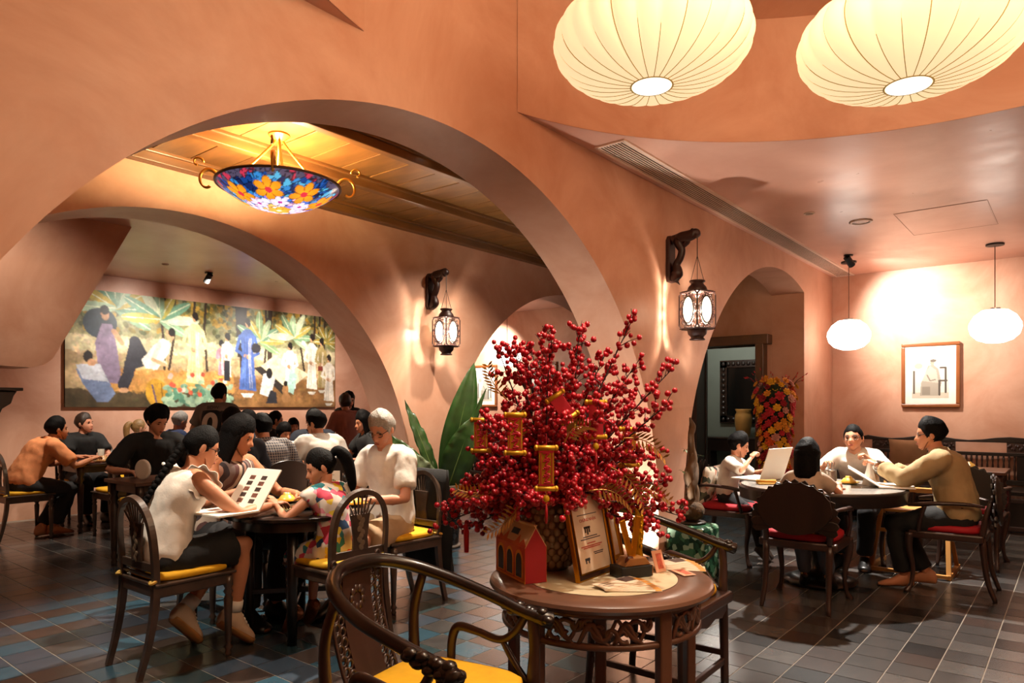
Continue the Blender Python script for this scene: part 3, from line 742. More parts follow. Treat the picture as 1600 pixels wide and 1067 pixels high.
# --- chair with solid round back (faces +y), used at the long table
def make_round_chair():
    t = thing('round_back_chair', 'black round-backed chair', 'chair', group='black round-backed chairs')
    for s in (-1, 1):
        MB().tube([(s*.19, .18, 0), (s*.18, .17, .44)], [.015, .022], 8).build('leg', DARK, t, smooth=True)
        MB().tube([(s*.18, -.24, 0), (s*.17, -.18, .44)], [.015, .022], 8).build('leg', DARK, t, smooth=True)
        MB().tube(catmull([(s*.17, -.18, .44), (s*.18, -.21, .58), (s*.2, -.23, .70)], 4), .014, 8).build('back_post', DARK, t, smooth=True)
    MB().box((0, 0, .445), (.42, .42, .03)).build('seat', DARK, t, bev=.012)
    pr = [(.25*math.cos(a)*1.0, .17*math.sin(a)+.72) for a in [2*PI*k/40 for k in range(40)]]
    MB().prism(pr, .022, MXZ(-.21)).build('backrest', DARK, t, bev=.006)
    return t
chairR = make_round_chair()
inst(chairR, (3.62, 5.72, 0), face=(.1, 1), label='black round-backed chair behind the man in the plaid shirt')
inst(chairR, (4.16, 5.70, 0), face=(0, 1), label='black round-backed chair behind the man in the white shirt with his back turned')
# --- armchair with shell-shaped fan back, curved arms and red cushion (faces +y)
def make_fan_chair(cushion=True, name='fan_back_armchair', pad=RED):
    t = thing(name, 'dark fan-backed armchair with red cushion', 'armchair', group='fan-backed armchairs')
    for s in (-1, 1):
        MB().tube(catmull([(s*.245, .245, 0), (s*.225, .215, .06), (s*.215, .205, .18), (s*.238, .23, .34), (s*.235, .225, .44)], 5), [.024, .014, .017, .027, .032], 8).build('leg', DARK2, t, smooth=True)
        MB().tube(catmull([(s*.215, -.30, 0), (s*.205, -.25, .16), (s*.205, -.22, .44)], 5), [.015, .019, .024], 8).build('leg', DARK2, t, smooth=True)
        MB().tube(catmull([(s*.24, .17, .45), (s*.262, .15, .55), (s*.262, .12, .655)], 5), [.017, .013, .016], 8).build('arm_post', DARK2, t, smooth=True)
        MB().tube(catmull([(s*.20, -.235, .66), (s*.25, -.12, .675), (s*.272, .05, .67), (s*.265, .15, .655), (s*.25, .23, .645)], 6), [.014, .018, .021, .022, .017], 8, flat=.75).build('arm', DARK2, t, smooth=True)
        MB().tube(catmull([(s*.205, -.22, .44), (s*.205, -.245, .58), (s*.19, -.275, .70)], 5), [.022, .02, .016], 8).build('back_post', DARK2, t, smooth=True)
    pr = [(x*.255, y*.25) for x, y in ((-1, -.93), (-.4, -1), (.4, -1), (1, -.93), (1.03, .5), (.98, .93), (.5, 1.03), (-.5, 1.03), (-.98, .93), (-1.03, .5))]
    MB().prism(pr, .055, Matrix.Translation((0, 0, .405))).build('seat_frame', DARK2, t, bev=.012)
    if cushion: cushion_mesh(.47, .46, .055, sq=4).build('cushion', pad, t, smooth=True, loc=(0, .0, .458))
    # shell of overlapping tongues fanning out of a low hub, each one a slat
    n = 19
    for k in range(n):
        a = math.radians(-104+208*k/(n-1)); L = .27+.02*math.cos(a)-.015*abs(math.sin(a))
        w0, w1 = .014, .030; out = [(-w0, 0), (w0, 0), (w1, L*.82), (w1*.8, L*.94), (0, L), (-w1*.8, L*.94), (-w1, L*.82)]
        M = Matrix.Translation((.03*math.sin(a), -.262-.010*(k % 2)-.028, .595)) @ Matrix.Rotation(-.10, 4, 'X') @ Matrix.Rotation(a, 4, 'Y') @ MXZ(0)
        MB().prism(out, .013, M).build('back_slat', DARK, t, bev=.003)
    MB().tube(catmull([(-.19, -.262, .62), (-.1, -.27, .575), (0, -.272, .56), (.1, -.27, .575), (.19, -.262, .62)], 5), .016, 8).build('back_rail', DARK2, t, smooth=True)
    MB().prism([(.238*math.cos(a), .178*math.sin(a)+.69-.012*abs(math.sin(a*9))*(math.sin(a) > -.3)) for a in [2*PI*q/90 for q in range(90)]], .012, Matrix.Translation((0, -.31, 0)) @ Matrix.Translation((0, 0, .6)) @ Matrix.Rotation(-.10, 4, 'X') @ Matrix.Translation((0, 0, -.6)) @ MXZ(0)).build('back_panel', DARK, t, bev=.003)
    MB().ell((0, -.265, .60), (.05, .022, .04), 12, 8).build('hub_carving', DARK2, t, smooth=True)
    return t
chairB = make_fan_chair()
inst(chairB, (6.12, .76, 0), face=(-.02, 1), label='fan-backed armchair with red cushion under the man in the beige shirt')
inst(chairB, (5.13, 1.50, 0), face=(1, .05), label='fan-backed armchair with red cushion under the black-haired child seen from behind')
inst(chairB, (6.15, 2.44, 0), face=(.05, -1), label='fan-backed armchair with red cushion and leaf-print pillow under the boy')
inst(chairB, (6.92, 1.55, 0), face=(-1, 0), label='fan-backed armchair under the woman with glasses at the marble table')
inst(chairB, (7.30, .74, 0), face=(1, 0), label='empty fan-backed armchair behind the man in the beige shirt')
inst(chairB, (7.42, 1.62, 0), face=(1, 0), label='empty fan-backed armchair behind the woman with glasses')
inst(chairB, (7.65, 6.55, 0), face=(-.2, -1), label='armchair with red cushion seen through the far arch beside the berries')
# --- horseshoe armchair (faces +y)
def make_horseshoe():
    t = thing('horseshoe_armchair', 'dark carved horseshoe armchair with yellow seat cushion', 'armchair', group='horseshoe armchairs')
    half = [(0, -.310, .850), (-.12, -.295, .842), (-.22, -.222, .812), (-.278, -.09, .768), (-.292, .06, .726), (-.288, .18, .692), (-.300, .245, .676), (-.318, .272, .666)]
    path = half[::-1]+[(-x, y, z) for x, y, z in half[1:]]
    P = catmull(path, 7)
    MB().tube(P, [.030, .027, .021, .021, .022, .023, .024, .024, .024, .023, .022, .021, .021, .027, .030], 12).build('crest_rail', DARK, t, smooth=True)
    for s in (-1, 1):
        # carved dragon-head ends and the pierced brackets under the rail
        m = MB()
        for k in range(14):
            q = k/13; m.ell((s*(.300+.006*math.sin(k*2.3)), .11+.16*q, .70-.02*q+.014*math.sin(k*1.9)), (.024, .022, .016), 10, 7)
        m.build('carved_end', DARK, t, smooth=True)
        MB().tube(catmull([(s*.275, .235, .0), (s*.272, .232, .25), (s*.268, .228, .46), (s*.285, .225, .57), (s*.292, .215, .675)], 6), [.020, .022, .024, .019, .020], 10).build('leg', DARK2, t, smooth=True)
        MB().tube(catmull([(s*.25, -.27, 0), (s*.245, -.25, .25), (s*.24, -.235, .46), (s*.245, -.24, .65), (s*.245, -.2, .79)], 6), [.018, .021, .023, .018, .016], 10).build('leg', DARK2, t, smooth=True)
        MB().tube(catmull([(s*.275, -.10, .47), (s*.283, -.10, .56), (s*.287, -.075, .605), (s*.287, .0, .60), (s*.288, .09, .585), (s*.289, .15, .62), (s*.292, .19, .68)], 7), [.016, .016, .017, .014, .013, .014, .014], 10).build('arm_brace', DARK2, t, smooth=True)
        MB().tube(catmull([(s*.288, .10, .585), (s*.285, .14, .53), (s*.278, .19, .475), (s*.275, .225, .455)], 5), [.010, .012, .014, .018], 8).build('arm_strut', DARK2, t, smooth=True)
    MB().box((0, 0, .435), (.60, .54, .055)).build('seat_frame', DARK2, t, bev=.012)
    cushion_mesh(.54, .47, .045).build('cushion', YEL, t, smooth=True, loc=(0, .0, .462))
    for (p0, p1) in (((-.27, .232, .12), (.27, .232, .12)), ((-.25, -.258, .2), (.25, -.258, .2)), ((-.265, .23, .16), (-.25, -.255, .16)), ((.265, .23, .16), (.25, -.255, .16))):
        MB().bar(p0, p1, .022, .03).build('stretcher', DARK2, t, bev=.004)
    m = MB(); m.prism([(-.27, .41), (.27, .41), (.27, .38), (.2, .345), (.1, .36), (0, .34), (-.1, .36), (-.2, .345), (-.27, .38)], .02, MXZ(.25)); m.build('apron', DARK2, t, bev=.003)
    # curved splat with a solid middle and pierced fretwork along both edges
    def spl(x, z): return Vector((x, -.232-.085*((z-.46)/.41)**1.0-.03*math.sin(PI*(z-.46)/.41)+.35*x*x, z))
    rings = []
    for k in range(13):
        z = .46+.385*k/12; rings.append([spl(-.075, z)+V(0, -.007, 0), spl(0, z)+V(0, -.007, 0), spl(.075, z)+V(0, -.007, 0), spl(.075, z)+V(0, .007, 0), spl(0, z)+V(0, .007, 0), spl(-.075, z)+V(0, .007, 0)])
    MB().loft(rings).build('splat', DARK2, t, smooth=False)
    for s in (-1, 1):
        m = MB(); rnd = random.Random(11)
        for k in range(12):
            for j in range(2):
                z = .485+.36*k/11+(.016 if j else 0); x = s*(.090+.028*j); r = .013+.003*rnd.random(); c = spl(x, z)
                m.tube([c+V(r*math.cos(q), 0, r*1.15*math.sin(q)) for q in [2*PI*i/9 for i in range(9)]], .0052, 5, closed=True)
        m.tube([spl(s*.135, .46+.385*k/12) for k in range(13)], .007, 6)
        m.build('splat_fretwork', DARK2, t, smooth=True)
    m = MB()
    for k in range(9):
        a = 2*PI*k/9; m.ell(spl(.03*math.cos(a), .74+.03*math.sin(a))+V(0, .009, 0), (.014, .005, .014), 8, 5)
    m.build('splat_medallion', DARK2, t, smooth=True)
    return t
chairC = make_horseshoe()
c_ = inst(chairC, (1.525, 1.55, 0), face=(.19, -1), label='dark horseshoe armchair in the foreground with yellow seat, left of the round side table')
c2_ = inst(chairC, (3.08, 1.58, 0), face=(.03, -1), label='dark horseshoe armchair with yellow cushion behind the side table, right of the berries')
c_.scale = c2_.scale = (.91, .98, 1.0)
# --- round side table with pierced apron and marble inset
t = thing('side_table', 'round carved wooden side table with marble inset and pierced apron', 'table', (2.30, 1.43, 0))
R = .42
BRT = mat('table_brown_wood', '#654636', .36, var=.2, vscale=6, stretch=(1, .25, 1), coat=.25)
MB().lathe([(.29, .70), (.29, .716), (.30, .72), (R-.012, .72), (R, .712), (R+.004, .70), (R-.004, .688), (R-.02, .682), (0.0, .682)], 72).build('top', BRT, t, angle=35)
MB().lathe([(0, .7185), (.291, .7185)], 60).build('marble_inset', mat('cream_marble', '#cdbf9f', .25, var=.18, vscale=7), t)
MB().tube([((R-.055)*math.cos(a), (R-.055)*math.sin(a), .565) for a in [2*PI*i/72 for i in range(72)]], .013, 6, closed=True).build('apron_rim', BRT, t, smooth=True)
MB().tube([((R-.05)*math.cos(a), (R-.05)*math.sin(a), .672) for a in [2*PI*i/72 for i in range(72)]], .012, 6, closed=True).build('apron_rim', BRT, t, smooth=True)
nL = 5
for k in range(nL):
    a = 2*PI*k/nL+.55; ra = R-.055
    def cyl(da, z, r=ra): return Vector((r*math.cos(a+da), r*math.sin(a+da), z))
    m = MB(); m.bar(cyl(0, .0), cyl(0, .68), .05, .036, up=(math.cos(a), math.sin(a), 0)); m.bar(cyl(0, .0)*1.0, cyl(0, .05), .056, .042, up=(math.cos(a), math.sin(a), 0)); m.build('leg', BRT, t, bev=.006)
    for sec, c0 in ((1, .30), (-1, .63), (1, .95)):
        m = MB()
        for (o1, rr, zz, turn) in ((0, .038, .62, 1), (.105, .024, .635, -1), (-.10, .026, .605, -1)):
            sp = []
            for i in range(22):
                q = i/21; th = turn*sec*(5.6*q)+o1*9; r = rr*(1-.72*q); sp.append(cyl(c0+o1*sec+r*math.cos(th)/ra, zz+r*math.sin(th)))
            m.tube(sp, [.0095, .008, .0065, .009], 6)
        m.tube(catmull([cyl(c0-.19, .575), cyl(c0-.08, .645), cyl(c0+.04, .585), cyl(c0+.15, .655)], 5), [.007, .011, .008, .006], 6)
        m.tube(catmull([cyl(c0-.16, .66), cyl(c0-.02, .60), cyl(c0+.10, .57)], 5), [.006, .010, .005], 6)
        m.build('apron_scroll', BRT, t, smooth=True)
MB().tube([((R-.07)*math.cos(a), (R-.07)*math.sin(a), .14) for a in [2*PI*i/60 for i in range(60)]], .017, 6, closed=True).build('stretcher_ring', BRT, t, smooth=True)
# --- round dark table of the family at the left
t = thing('round_table', 'round black table of the family with the menus', 'table', (2.50, 3.72, 0))
MB().lathe([(0, .75), (.42, .75), (.435, .742), (.435, .725), (.42, .718), (0, .718)], 64).build('top', mat('black_table_top', '#16110f', .25, var=.3, vscale=6, coat=.4), t, angle=35)
MB().lathe([(.36, .718), (.37, .66), (.34, .66), (.33, .718)], 48).build('apron', DARK, t, angle=35)
for k in range(4):
    a = PI/4+k*PI/2+.1; MB().tube([(.27*math.cos(a), .27*math.sin(a), .7), (.28*math.cos(a), .28*math.sin(a), 0)], [.033, .026], 8).build('leg', DARK, t, smooth=True)
for k in range(2):
    a = PI/4+k*PI/2+.1; MB().bar((.27*math.cos(a), .27*math.sin(a), .22+.03*k), (-.27*math.cos(a), -.27*math.sin(a), .22+.03*k), .035, .03).build('stretcher', DARK, t, bev=.004)
# --- round marble-topped table at the right
t = thing('marble_table', 'round grey marble table with thick dark rim, family seated around it', 'table', (5.75, 1.57, 0))
MB().lathe([(0, .758), (.585, .758), (.585, .745), (0, .745)], 72).build('marble_top', mat('grey_marble', '#8d8a85', .22, var=.14, vscale=5), t, angle=35)
MB().lathe([(.584, .748), (.60, .752), (.608, .74), (.60, .70), (.595, .655), (.57, .655), (.57, .745)], 72).build('rim', DARK, t, angle=35)
MB().lathe([(0, 0), (.26, 0), (.27, .03), (.2, .06), (.09, .1), (.075, .2), (.11, .32), (.13, .42), (.09, .56), (.16, .64), (.3, .67), (0, .67)], 32).build('pedestal', DARK, t, smooth=True)
# --- rectangular tables with turned legs
def rect_table(x, y, wx, wy, label, m=BROWN, lm=DARK2, h=.75, rz=0, leg=.03):
    t = thing('dining_table', label, 'table', (x, y, 0), rz=rz, group='rectangular wooden dining tables')
    MB().box((0, 0, h-.015), (wx, wy, .03)).build('top', m, t, bev=.006)
    MB().box((0, 0, h-.065), (wx-.10, wy-.10, .07)).build('apron', lm, t, bev=.004)
    for sx in (-1, 1):
        for sy in (-1, 1): MB().lathe(turned(h-.03, leg), 14).build('leg', lm, t, smooth=True, loc=(sx*(wx/2-.06), sy*(wy/2-.06), 0))
    return t
rect_table(2.90, 6.22, .86, .62, 'brown wooden table with the orange drink, in front of the young man in black', BROWN, WORN)
rect_table(3.24, 8.66, .72, .66, 'dark turned-leg table between the two men at the far left', DARK2, WORN)
rect_table(4.20, 6.36, 1.5, .66, 'long dark table crowded with diners beyond the arch', DARK2, DARK)
rect_table(4.75, 8.95, 1.5, .6, 'dark table below the middle of the mural', DARK2, DARK)
rect_table(6.10, 8.15, .7, .7, 'dark table under the right end of the mural', DARK2, DARK)
rect_table(8.32, 1.00, .62, .92, 'small wooden table with turned legs and a yellow bowl, before the carved bench', BROWN, DARK2)
rect_table(7.62, 5.95, .7, .6, 'dark table seen through the far arch behind the berries', DARK2, DARK)
# --- carved bench along the right wall
t = thing('carved_bench', 'long dark carved bench with spindled back along the right wall', 'bench', (9.20, .55, 0))
L = 3.3
MB().box((.26, 0, .44), (.56, L, .045)).build('seat', DARK, t, bev=.008)
MB().box((.02, 0, .20), (.035, L-.1, .36)).build('front_panel', DARK, t, bev=.006)
for zz in (.06, .36): MB().box((-.005, 0, zz), (.03, L-.06, .05)).build('front_moulding', DARK2, t, bev=.008)
for k in range(6):
    y = -L/2+.08+k*(L-.16)/5
    MB().tube(catmull([(.0, y, 0), (-.02, y, .1), (.02, y, .25), (0, y, .42)], 4), [.035, .022, .03, .035], 8).build('leg', DARK, t, smooth=True)
top = [(-L/2, .985), (-L/2+.05, 1.0)]
for k in range(24):
    y = -L/2+.1+k*(L-.2)/23; top.append((y, 1.0+.022*math.cos(k*PI/3)))
top += [(L/2, .985), (L/2, .955), (-L/2, .955)]
MB().prism(top, .05, MYZ(.60)).build('top_rail', DARK, t, bev=.006)
for (z0, z1) in ((.47, .53), (.80, .84)): MB().box((.62, 0, (z0+z1)/2), (.045, L, z1-z0)).build('back_rail', DARK, t, bev=.006)
sp = None
for k in range(60):
    y = -L/2+.12+k*(L-.24)/59
    if k % 15 in (12, 13, 14): continue
    if sp is None:
        sp = MB().lathe([(.010, 0), (.013, .03), (.008, .06), (.015, .12), (.008, .19), (.013, .23), (.010, .27)], 8).build('spindle', DARK2, t, smooth=True); o = sp
    else: o = sp.copy(); COL.objects.link(o); o.parent = t
    o.location = (.62, y, .53)
for k in range(4):
    y = -L/2+.12+(k*15+13)*(L-.24)/59
    m = MB(); m.box((.62, y, .665), (.03, .17, .27)); m.build('carved_panel', DARK, t, bev=.01)
for k in range(5):
    y = -L/2+.25+k*(L-.5)/4
    m = MB(); m.box((.625, y, .9), (.035, .2, .115))
    for i in range(10): m.ell((.60, y-.08+.018*i, .90+.025*math.sin(i*1.7)), (.012, .013, .02), 8, 5)
    m.build('carved_block', DARK2, t, smooth=False)
# seat-back pillow on the bench
def pillow(name, label, loc, rot, W, H, D, m, cat='pillow'):
    vs = []; fs = []; n = 14
    for sgn in (1, -1):
        for i in range(n+1):
            for j in range(n+1):
                u, v = -1+2*i/n, -1+2*j/n
                th = D/2*((1-u*u)*(1-v*v))**.42
                pin = 1-.06*(1-abs(u))*0-.05*(1-u*u)*0
                x = u*W/2*(1-.07*(1-v*v)*0-.06*(1-abs(v))**.5*abs(u)**4); z = v*H/2*(1-.06*(1-abs(u))**.5*abs(v)**4)
                vs.append((x, sgn*th, z))
    k = (n+1)*(n+1)
    for i in range(n):
        for j in range(n):
            a = i*(n+1)+j; fs.append((a, a+1, a+n+2, a+n+1)); b = k+a; fs.append((b, b+n+1, b+n+2, b+1))
    o = MB().add(vs, fs).build(name, m, None, smooth=True, loc=loc, rot=rot)
    return tag(o, label, cat)
LEAF = cellmat('leaf_print_cloth', ['#d9cbb8', '#cdbba6', '#5d6250', '#c98f7a', '#e2d6c6', '#39423c', '#dccfbd'], 22)
pillow('pillow', 'cream pillow with leaf print behind the boy', (6.12, 2.625, .66), (.18, 0, .05), .42, .36, .11, LEAF)
pillow('pillow', 'ochre brocade pillow behind the black-haired child', (4.955, 1.45, .585), (.12, 0, -PI/2), .36, .22, .08, cellmat('brocade', ['#6d5124', '#4a371c', '#8a6a30', '#35260f'], 45))
pillow('pillow', 'tan cushion leaning on the bench behind the woman with glasses', (9.66, 1.62, .78), (-.2, 0, PI/2), .42, .40, .12, mat('tan_cloth', '#a9835f', .8, var=.15))
pillow('pillow', 'grey patterned pillow on the chair seen through the far arch', (7.62, 6.72, .68), (.1, 0, .1), .42, .36, .10, cellmat('grey_print', ['#5f5a58', '#45403f', '#8a837d', '#6a6260'], 30))
# --- wooden high chair beside the man in beige
t = thing('high_chair', 'light wooden high chair frame between the marble table and the small table', 'high chair', (6.70, 1.08, 0))
for s in (-1, 1):
    MB().bar((-.27, s*.28, .02), (.28, s*.28, .02), .035, .04).build('foot_rail', LTWOOD, t, bev=.005)
    MB().bar((-.24, s*.28, .03), (.10, s*.22, .78), .035, .03, up=(1, 0, 0)).build('front_upright', LTWOOD, t, bev=.004)
    MB().bar((.22, s*.28, .03), (-.02, s*.23, .52), .03, .03, up=(1, 0, 0)).build('rear_upright', LTWOOD, t, bev=.004)
MB().bar((-.27, -.28, .025), (-.27, .28, .025), .035, .03).build('cross_rail', LTWOOD, t, bev=.004)
MB().bar((-.12, -.24, .33), (-.12, .24, .33), .03, .03).build('cross_rail', LTWOOD, t, bev=.004)
MB().box((.02, 0, .50), (.30, .40, .025)).build('seat', LTWOOD, t, bev=.006)
MB().box((-.09, 0, .68), (.05, .44, .04)).build('front_bar', LTWOOD, t, bev=.006)
# --- passage furniture: console, vase, mirror
t = thing('console_table', 'black console table in the passage behind the doorway', 'console table', (11.02, 4.22, 0))
MB().box((0, 0, .865), (.42, 1.3, .035)).build('top', DARK, t, bev=.008)
MB().prism([(-.62, .85), (.62, .85), (.55, .72), (.45, .66), (-.45, .66), (-.55, .72)], .3, MYZ(-.15)).build('apron', DARK, t, bev=.006)
for s in (-1, 1): MB().prism([(s*.60, .8), (s*.46, .8), (s*.44, .4), (s*.5, .06), (s*.62, 0), (s*.66, .05), (s*.56, .3)], .26, MYZ(-.13)).build('leg', DARK, t, bev=.008)
tag(MB().lathe([(0, 0), (.085, 0), (.10, .03), (.125, .16), (.135, .28), (.125, .36), (.105, .40), (.125, .44), (.12, .45), (.10, .41), (.0, .38)], 32).build('vase', mat('ochre_glazed_vase', '#a67a3c', .35, var=.2, vscale=5, coat=.3), None, smooth=True, loc=(10.98, 4.16, .883)), 'ochre glazed vase on the black console in the passage', 'vase')
t = thing('mirror', 'dark carved mirror frame on the grey-green passage wall', 'mirror', (11.33, 4.20, 1.62))
m = MB()
for (y, z, wy, wz) in ((-.42, 0, .12, 1.0), (.42, 0, .12, 1.0), (0, .46, .96, .12), (0, -.46, .96, .12)): m.box((0, y, z), (.06, wy, wz))
for k in range(40):
    q = k/40*4; s_ = int(q); f_ = q-s_
    y, z = [(-.42+.84*f_, .46), (.42, .46-.92*f_), (.42-.84*f_, -.46), (-.42, -.46+.92*f_)][s_]; m.ell((-.035, y, z), (.02, .035, .035), 8, 5)
m.build('frame', DARK, t)
MB().box((.01, 0, 0), (.02, .74, .82)).build('mirror_glass', mat('dark_mirror', '#1a1d1c', .12, .6), t)
# ------------------------------------------------------------------ people
TMPS = bpy.data.scenes.new('workbench')
def remesh(mb, voxel, it=5, wrinkle=0.0, wsc=14.0, seed=0):
    me = mb.mesh('tmp', []); ob = bpy.data.objects.new('tmp', me); TMPS.collection.objects.link(ob)
    r = ob.modifiers.new('r', 'REMESH'); r.mode = 'VOXEL'; r.voxel_size = voxel; r.adaptivity = 0
    s = ob.modifiers.new('s', 'SMOOTH'); s.factor = .5; s.iterations = it
    vl = TMPS.view_layers[0]; vl.update(); ev = ob.evaluated_get(vl.depsgraph); m2 = ev.to_mesh()
    n = len(m2.vertices); co = np.empty(n*3, 'f'); m2.vertices.foreach_get('co', co); co = co.reshape(-1, 3)
    if wrinkle:
        no = np.empty(n*3, 'f'); m2.vertices.foreach_get('normal', no); no = no.reshape(-1, 3)
        off = Vector((seed*3.1, seed*1.7, seed))
        d = np.array([mnoise.noise(Vector((p[0]*wsc, p[1]*wsc, p[2]*wsc*.55))+off)+.5*mnoise.noise(Vector((p[0]*wsc*2.2, p[1]*wsc*2.2, p[2]*wsc*1.1))-off) for p in co.tolist()], 'f')
        co = co+no*(d*wrinkle+wrinkle*.55)[:, None]
    fs = [tuple(p.vertices) for p in m2.polygons]
    ev.to_mesh_clear(); bpy.data.objects.remove(ob); bpy.data.meshes.remove(me)
    o = MB(); o.v = [tuple(p) for p in co.tolist()]; o.f = fs; o.m = [0]*len(fs); return o
def ik(a, b, l1, l2, pole):
    a, b = Vector(a), Vector(b); d = b-a; L = min(max(d.length, 1e-4), (l1+l2)*.999); dn = d.normalized(); b2 = a+dn*L
    x = (l1*l1-l2*l2+L*L)/(2*L); hgt = math.sqrt(max(l1*l1-x*x, 0)); p = Vector(pole); p = (p-dn*p.dot(dn))
    p = p.normalized() if p.length > 1e-5 else Vector((0, 0, 1)); return a+dn*x+p*hgt, b2
def head_base(az, el):
    d = Vector((math.sin(az)*math.cos(el), math.cos(az)*math.cos(el), math.sin(el)))
    p = Vector((.074*d.x, (.086 if d.y > 0 else .100)*d.y, (.118 if d.z > 0 else .112)*d.z))
    if p.z < 0:
        k = -p.z/.112; p.x *= 1-.32*k**1.7; p.y += .050*k**1.3
        if d.y < 0: p.y += .03*k
    return p
def head_pt(az, el):
    p = head_base(az, el)
    if p.y > .02:
        x, z = p.x, p.z; G = lambda v, s_: math.exp(-(v/s_)**2)
        prof = 0
        if -.046 < z < .022: prof = max(0, (.022-z)/.052)**1.2 if z > -.030 else max(0, (z+.046)/.016)
        p.y += .024*G(x, .0125)*prof
        p.y -= .0085*G(abs(x)-.031, .017)*G(z-.002, .012)
        p.y += .004*G(z-.024, .010)*G(x, .05)
        p.y += .006*G(x, .022)*G(z+.063, .009)-.003*G(x, .02)*G(z+.078, .006)
        p.y += .007*G(x, .022)*G(z+.097, .014)
        p.y += .003*G(abs(x)-.040, .02)*G(z+.03, .02)
    return p
def azs(n): return [PI*(.55*t+.45*t**3) for t in [-1+2*k/n for k in range(n)]]
AZ40 = azs(44); EL = [-PI/2+PI*j/34 for j in range(35)]
HEADV = [head_pt(a, e) for e in EL for a in AZ40]
HEADB = [head_base(a, e) for e in EL for a in AZ40]
HEADF = [(j*44+k, j*44+(k+1) % 44, (j+1)*44+(k+1) % 44, (j+1)*44+k) for j in range(34) for k in range(44)]
HEADF = [f[::-1] for f in HEADF]
def face_y(x, z):
    b = min(HEADV, key=lambda p: (p.x-x)**2+(p.z-z)**2+(0 if p.y > 0 else 1)); return b.y
FY = {'eye': face_y(.031, .002), 'brow': face_y(.031, .024), 'lip': face_y(0, -.062)}
def hand(mb, wr, fwd, up, side, s, curl=.35):
    f = Vector(fwd).normalized(); n = Vector(up); n = (n-f*n.dot(f)).normalized(); x = f.cross(n)*side     # x: towards little finger
    def ring(c, w, t): return [c+x*w*math.cos(q)+n*t*math.sin(q) for q in [2*PI*k/10 for k in range(10)]]
    wr = Vector(wr)
    mb.loft([ring(wr-f*.02*s, .024*s, .019*s), ring(wr+f*.02*s, .030*s, .017*s), ring(wr+f*.055*s, .040*s, .015*s), ring(wr+f*.090*s, .041*s, .013*s), ring(wr+f*.098*s, .036*s, .009*s)])
    for i, (o, L) in enumerate(((-.030, .070), (-.010, .080), (.011, .075), (.030, .058))):
        p = wr+f*.088*s+x*o*s; pts = [p-f*.012*s, p]; a = .10; spread = o*2.2
        for seg, k in ((.45, 1), (.32, 1.25), (.27, 1.0)):
            a += curl*k; d = (f*math.cos(a)-n*math.sin(a)+x*spread*.6).normalized(); p = p+d*L*seg*s; pts.append(p)
        mb.tube(pts, [.0095*s, .0095*s, .0088*s, .008*s, .0058*s], 6)
    b = wr+f*.022*s-x*.026*s; d1 = (f*.75-x*.65-n*.25).normalized(); d2 = (f*.95-x*.2-n*.3).normalized()
    mb.tube([b-d1*.01*s, b+d1*.022*s, b+d1*.045*s, b+d1*.045*s+d2*.03*s], [.013*s, .0125*s, .0105*s, .007*s], 6)
def foot_geo(mb, an, toe, s, infl=0.0, down=0.0, hgt=.075):
    """an: ankle, toe: horizontal toe direction, down: extra pitch with the toes lower"""
    t = Vector((toe[0], toe[1], 0)).normalized(); cp, sp = math.cos(down), math.sin(down)
    f = t*cp-Vector((0, 0, 1))*sp; u = t*sp+Vector((0, 0, 1))*cp; x = f.cross(u); an = Vector(an); rings = []
    for (y, w, h0, h1) in ((-.065, .020, -.066, -.02), (-.055, .031, -.078, .02), (-.02, .034, -.080, .045), (.03, .035, -.080, .025), (.08, .040, -.080, -.012), (.13, .044, -.080, -.032), (.165, .040, -.080, -.044), (.185, .026, -.076, -.055)):
        c = an+f*y*s; w = w*s+infl; a, b = h0*s-infl, h1*s+infl
        rings.append([c+x*w*math.cos(q)+u*((a+b)/2+(b-a)/2*math.sin(q)) for q in [2*PI*k/12 for k in range(12)]])
    mb.loft(rings)
def hair_cap(mb, M, style, hs, thick, seed):
    rnd = Vector((seed*1.3, seed*.7, seed*2.1)); vs = []
    keys = {'short': [(0, .058), (42, .050), (62, .006), (74, -.030), (84, -.012), (102, -.018), (118, -.06), (180, -.088)],
            'mid': [(0, .050), (40, .044), (60, .004), (75, -.035), (100, -.045), (130, -.08), (180, -.10)],
            'fringe': [(0, .034), (40, .032), (58, .0), (80, -.05), (105, -.06), (130, -.085), (180, -.10)],
            'pulled': [(0, .056), (45, .046), (66, .006), (78, -.020), (100, -.022), (125, -.06), (180, -.095)]}[style]
    for j, e in enumerate(EL):
        for k, a in enumerate(AZ40):
            p = HEADB[j*44+k]; dg = abs(math.degrees(a)); zh = keys[-1][1]
            for (a0, z0), (a1, z1) in zip(keys[:-1], keys[1:]):
                if a0 <= dg <= a1: zh = z0+(z1-z0)*(dg-a0)/(a1-a0); break
            nz = mnoise.noise(p*38+rnd); m = max(0, min(1, (p.z-zh+.006*nz)/.016+.5)); m = m*m*(3-2*m)
            dr = Vector((p.x, p.y*.9, p.z+.02)).normalized()
            t = (.004+(thick-.004)*max(0, min(1, (p.z-zh)/.075)))*(1+.35*max(0, p.z/.118))*(1+.28*mnoise.noise(p*22-rnd))+.003*nz
            vs.append(M @ ((p+dr*(t*m-.010*(1-m)))*hs))
    mb.add(vs, HEADF)
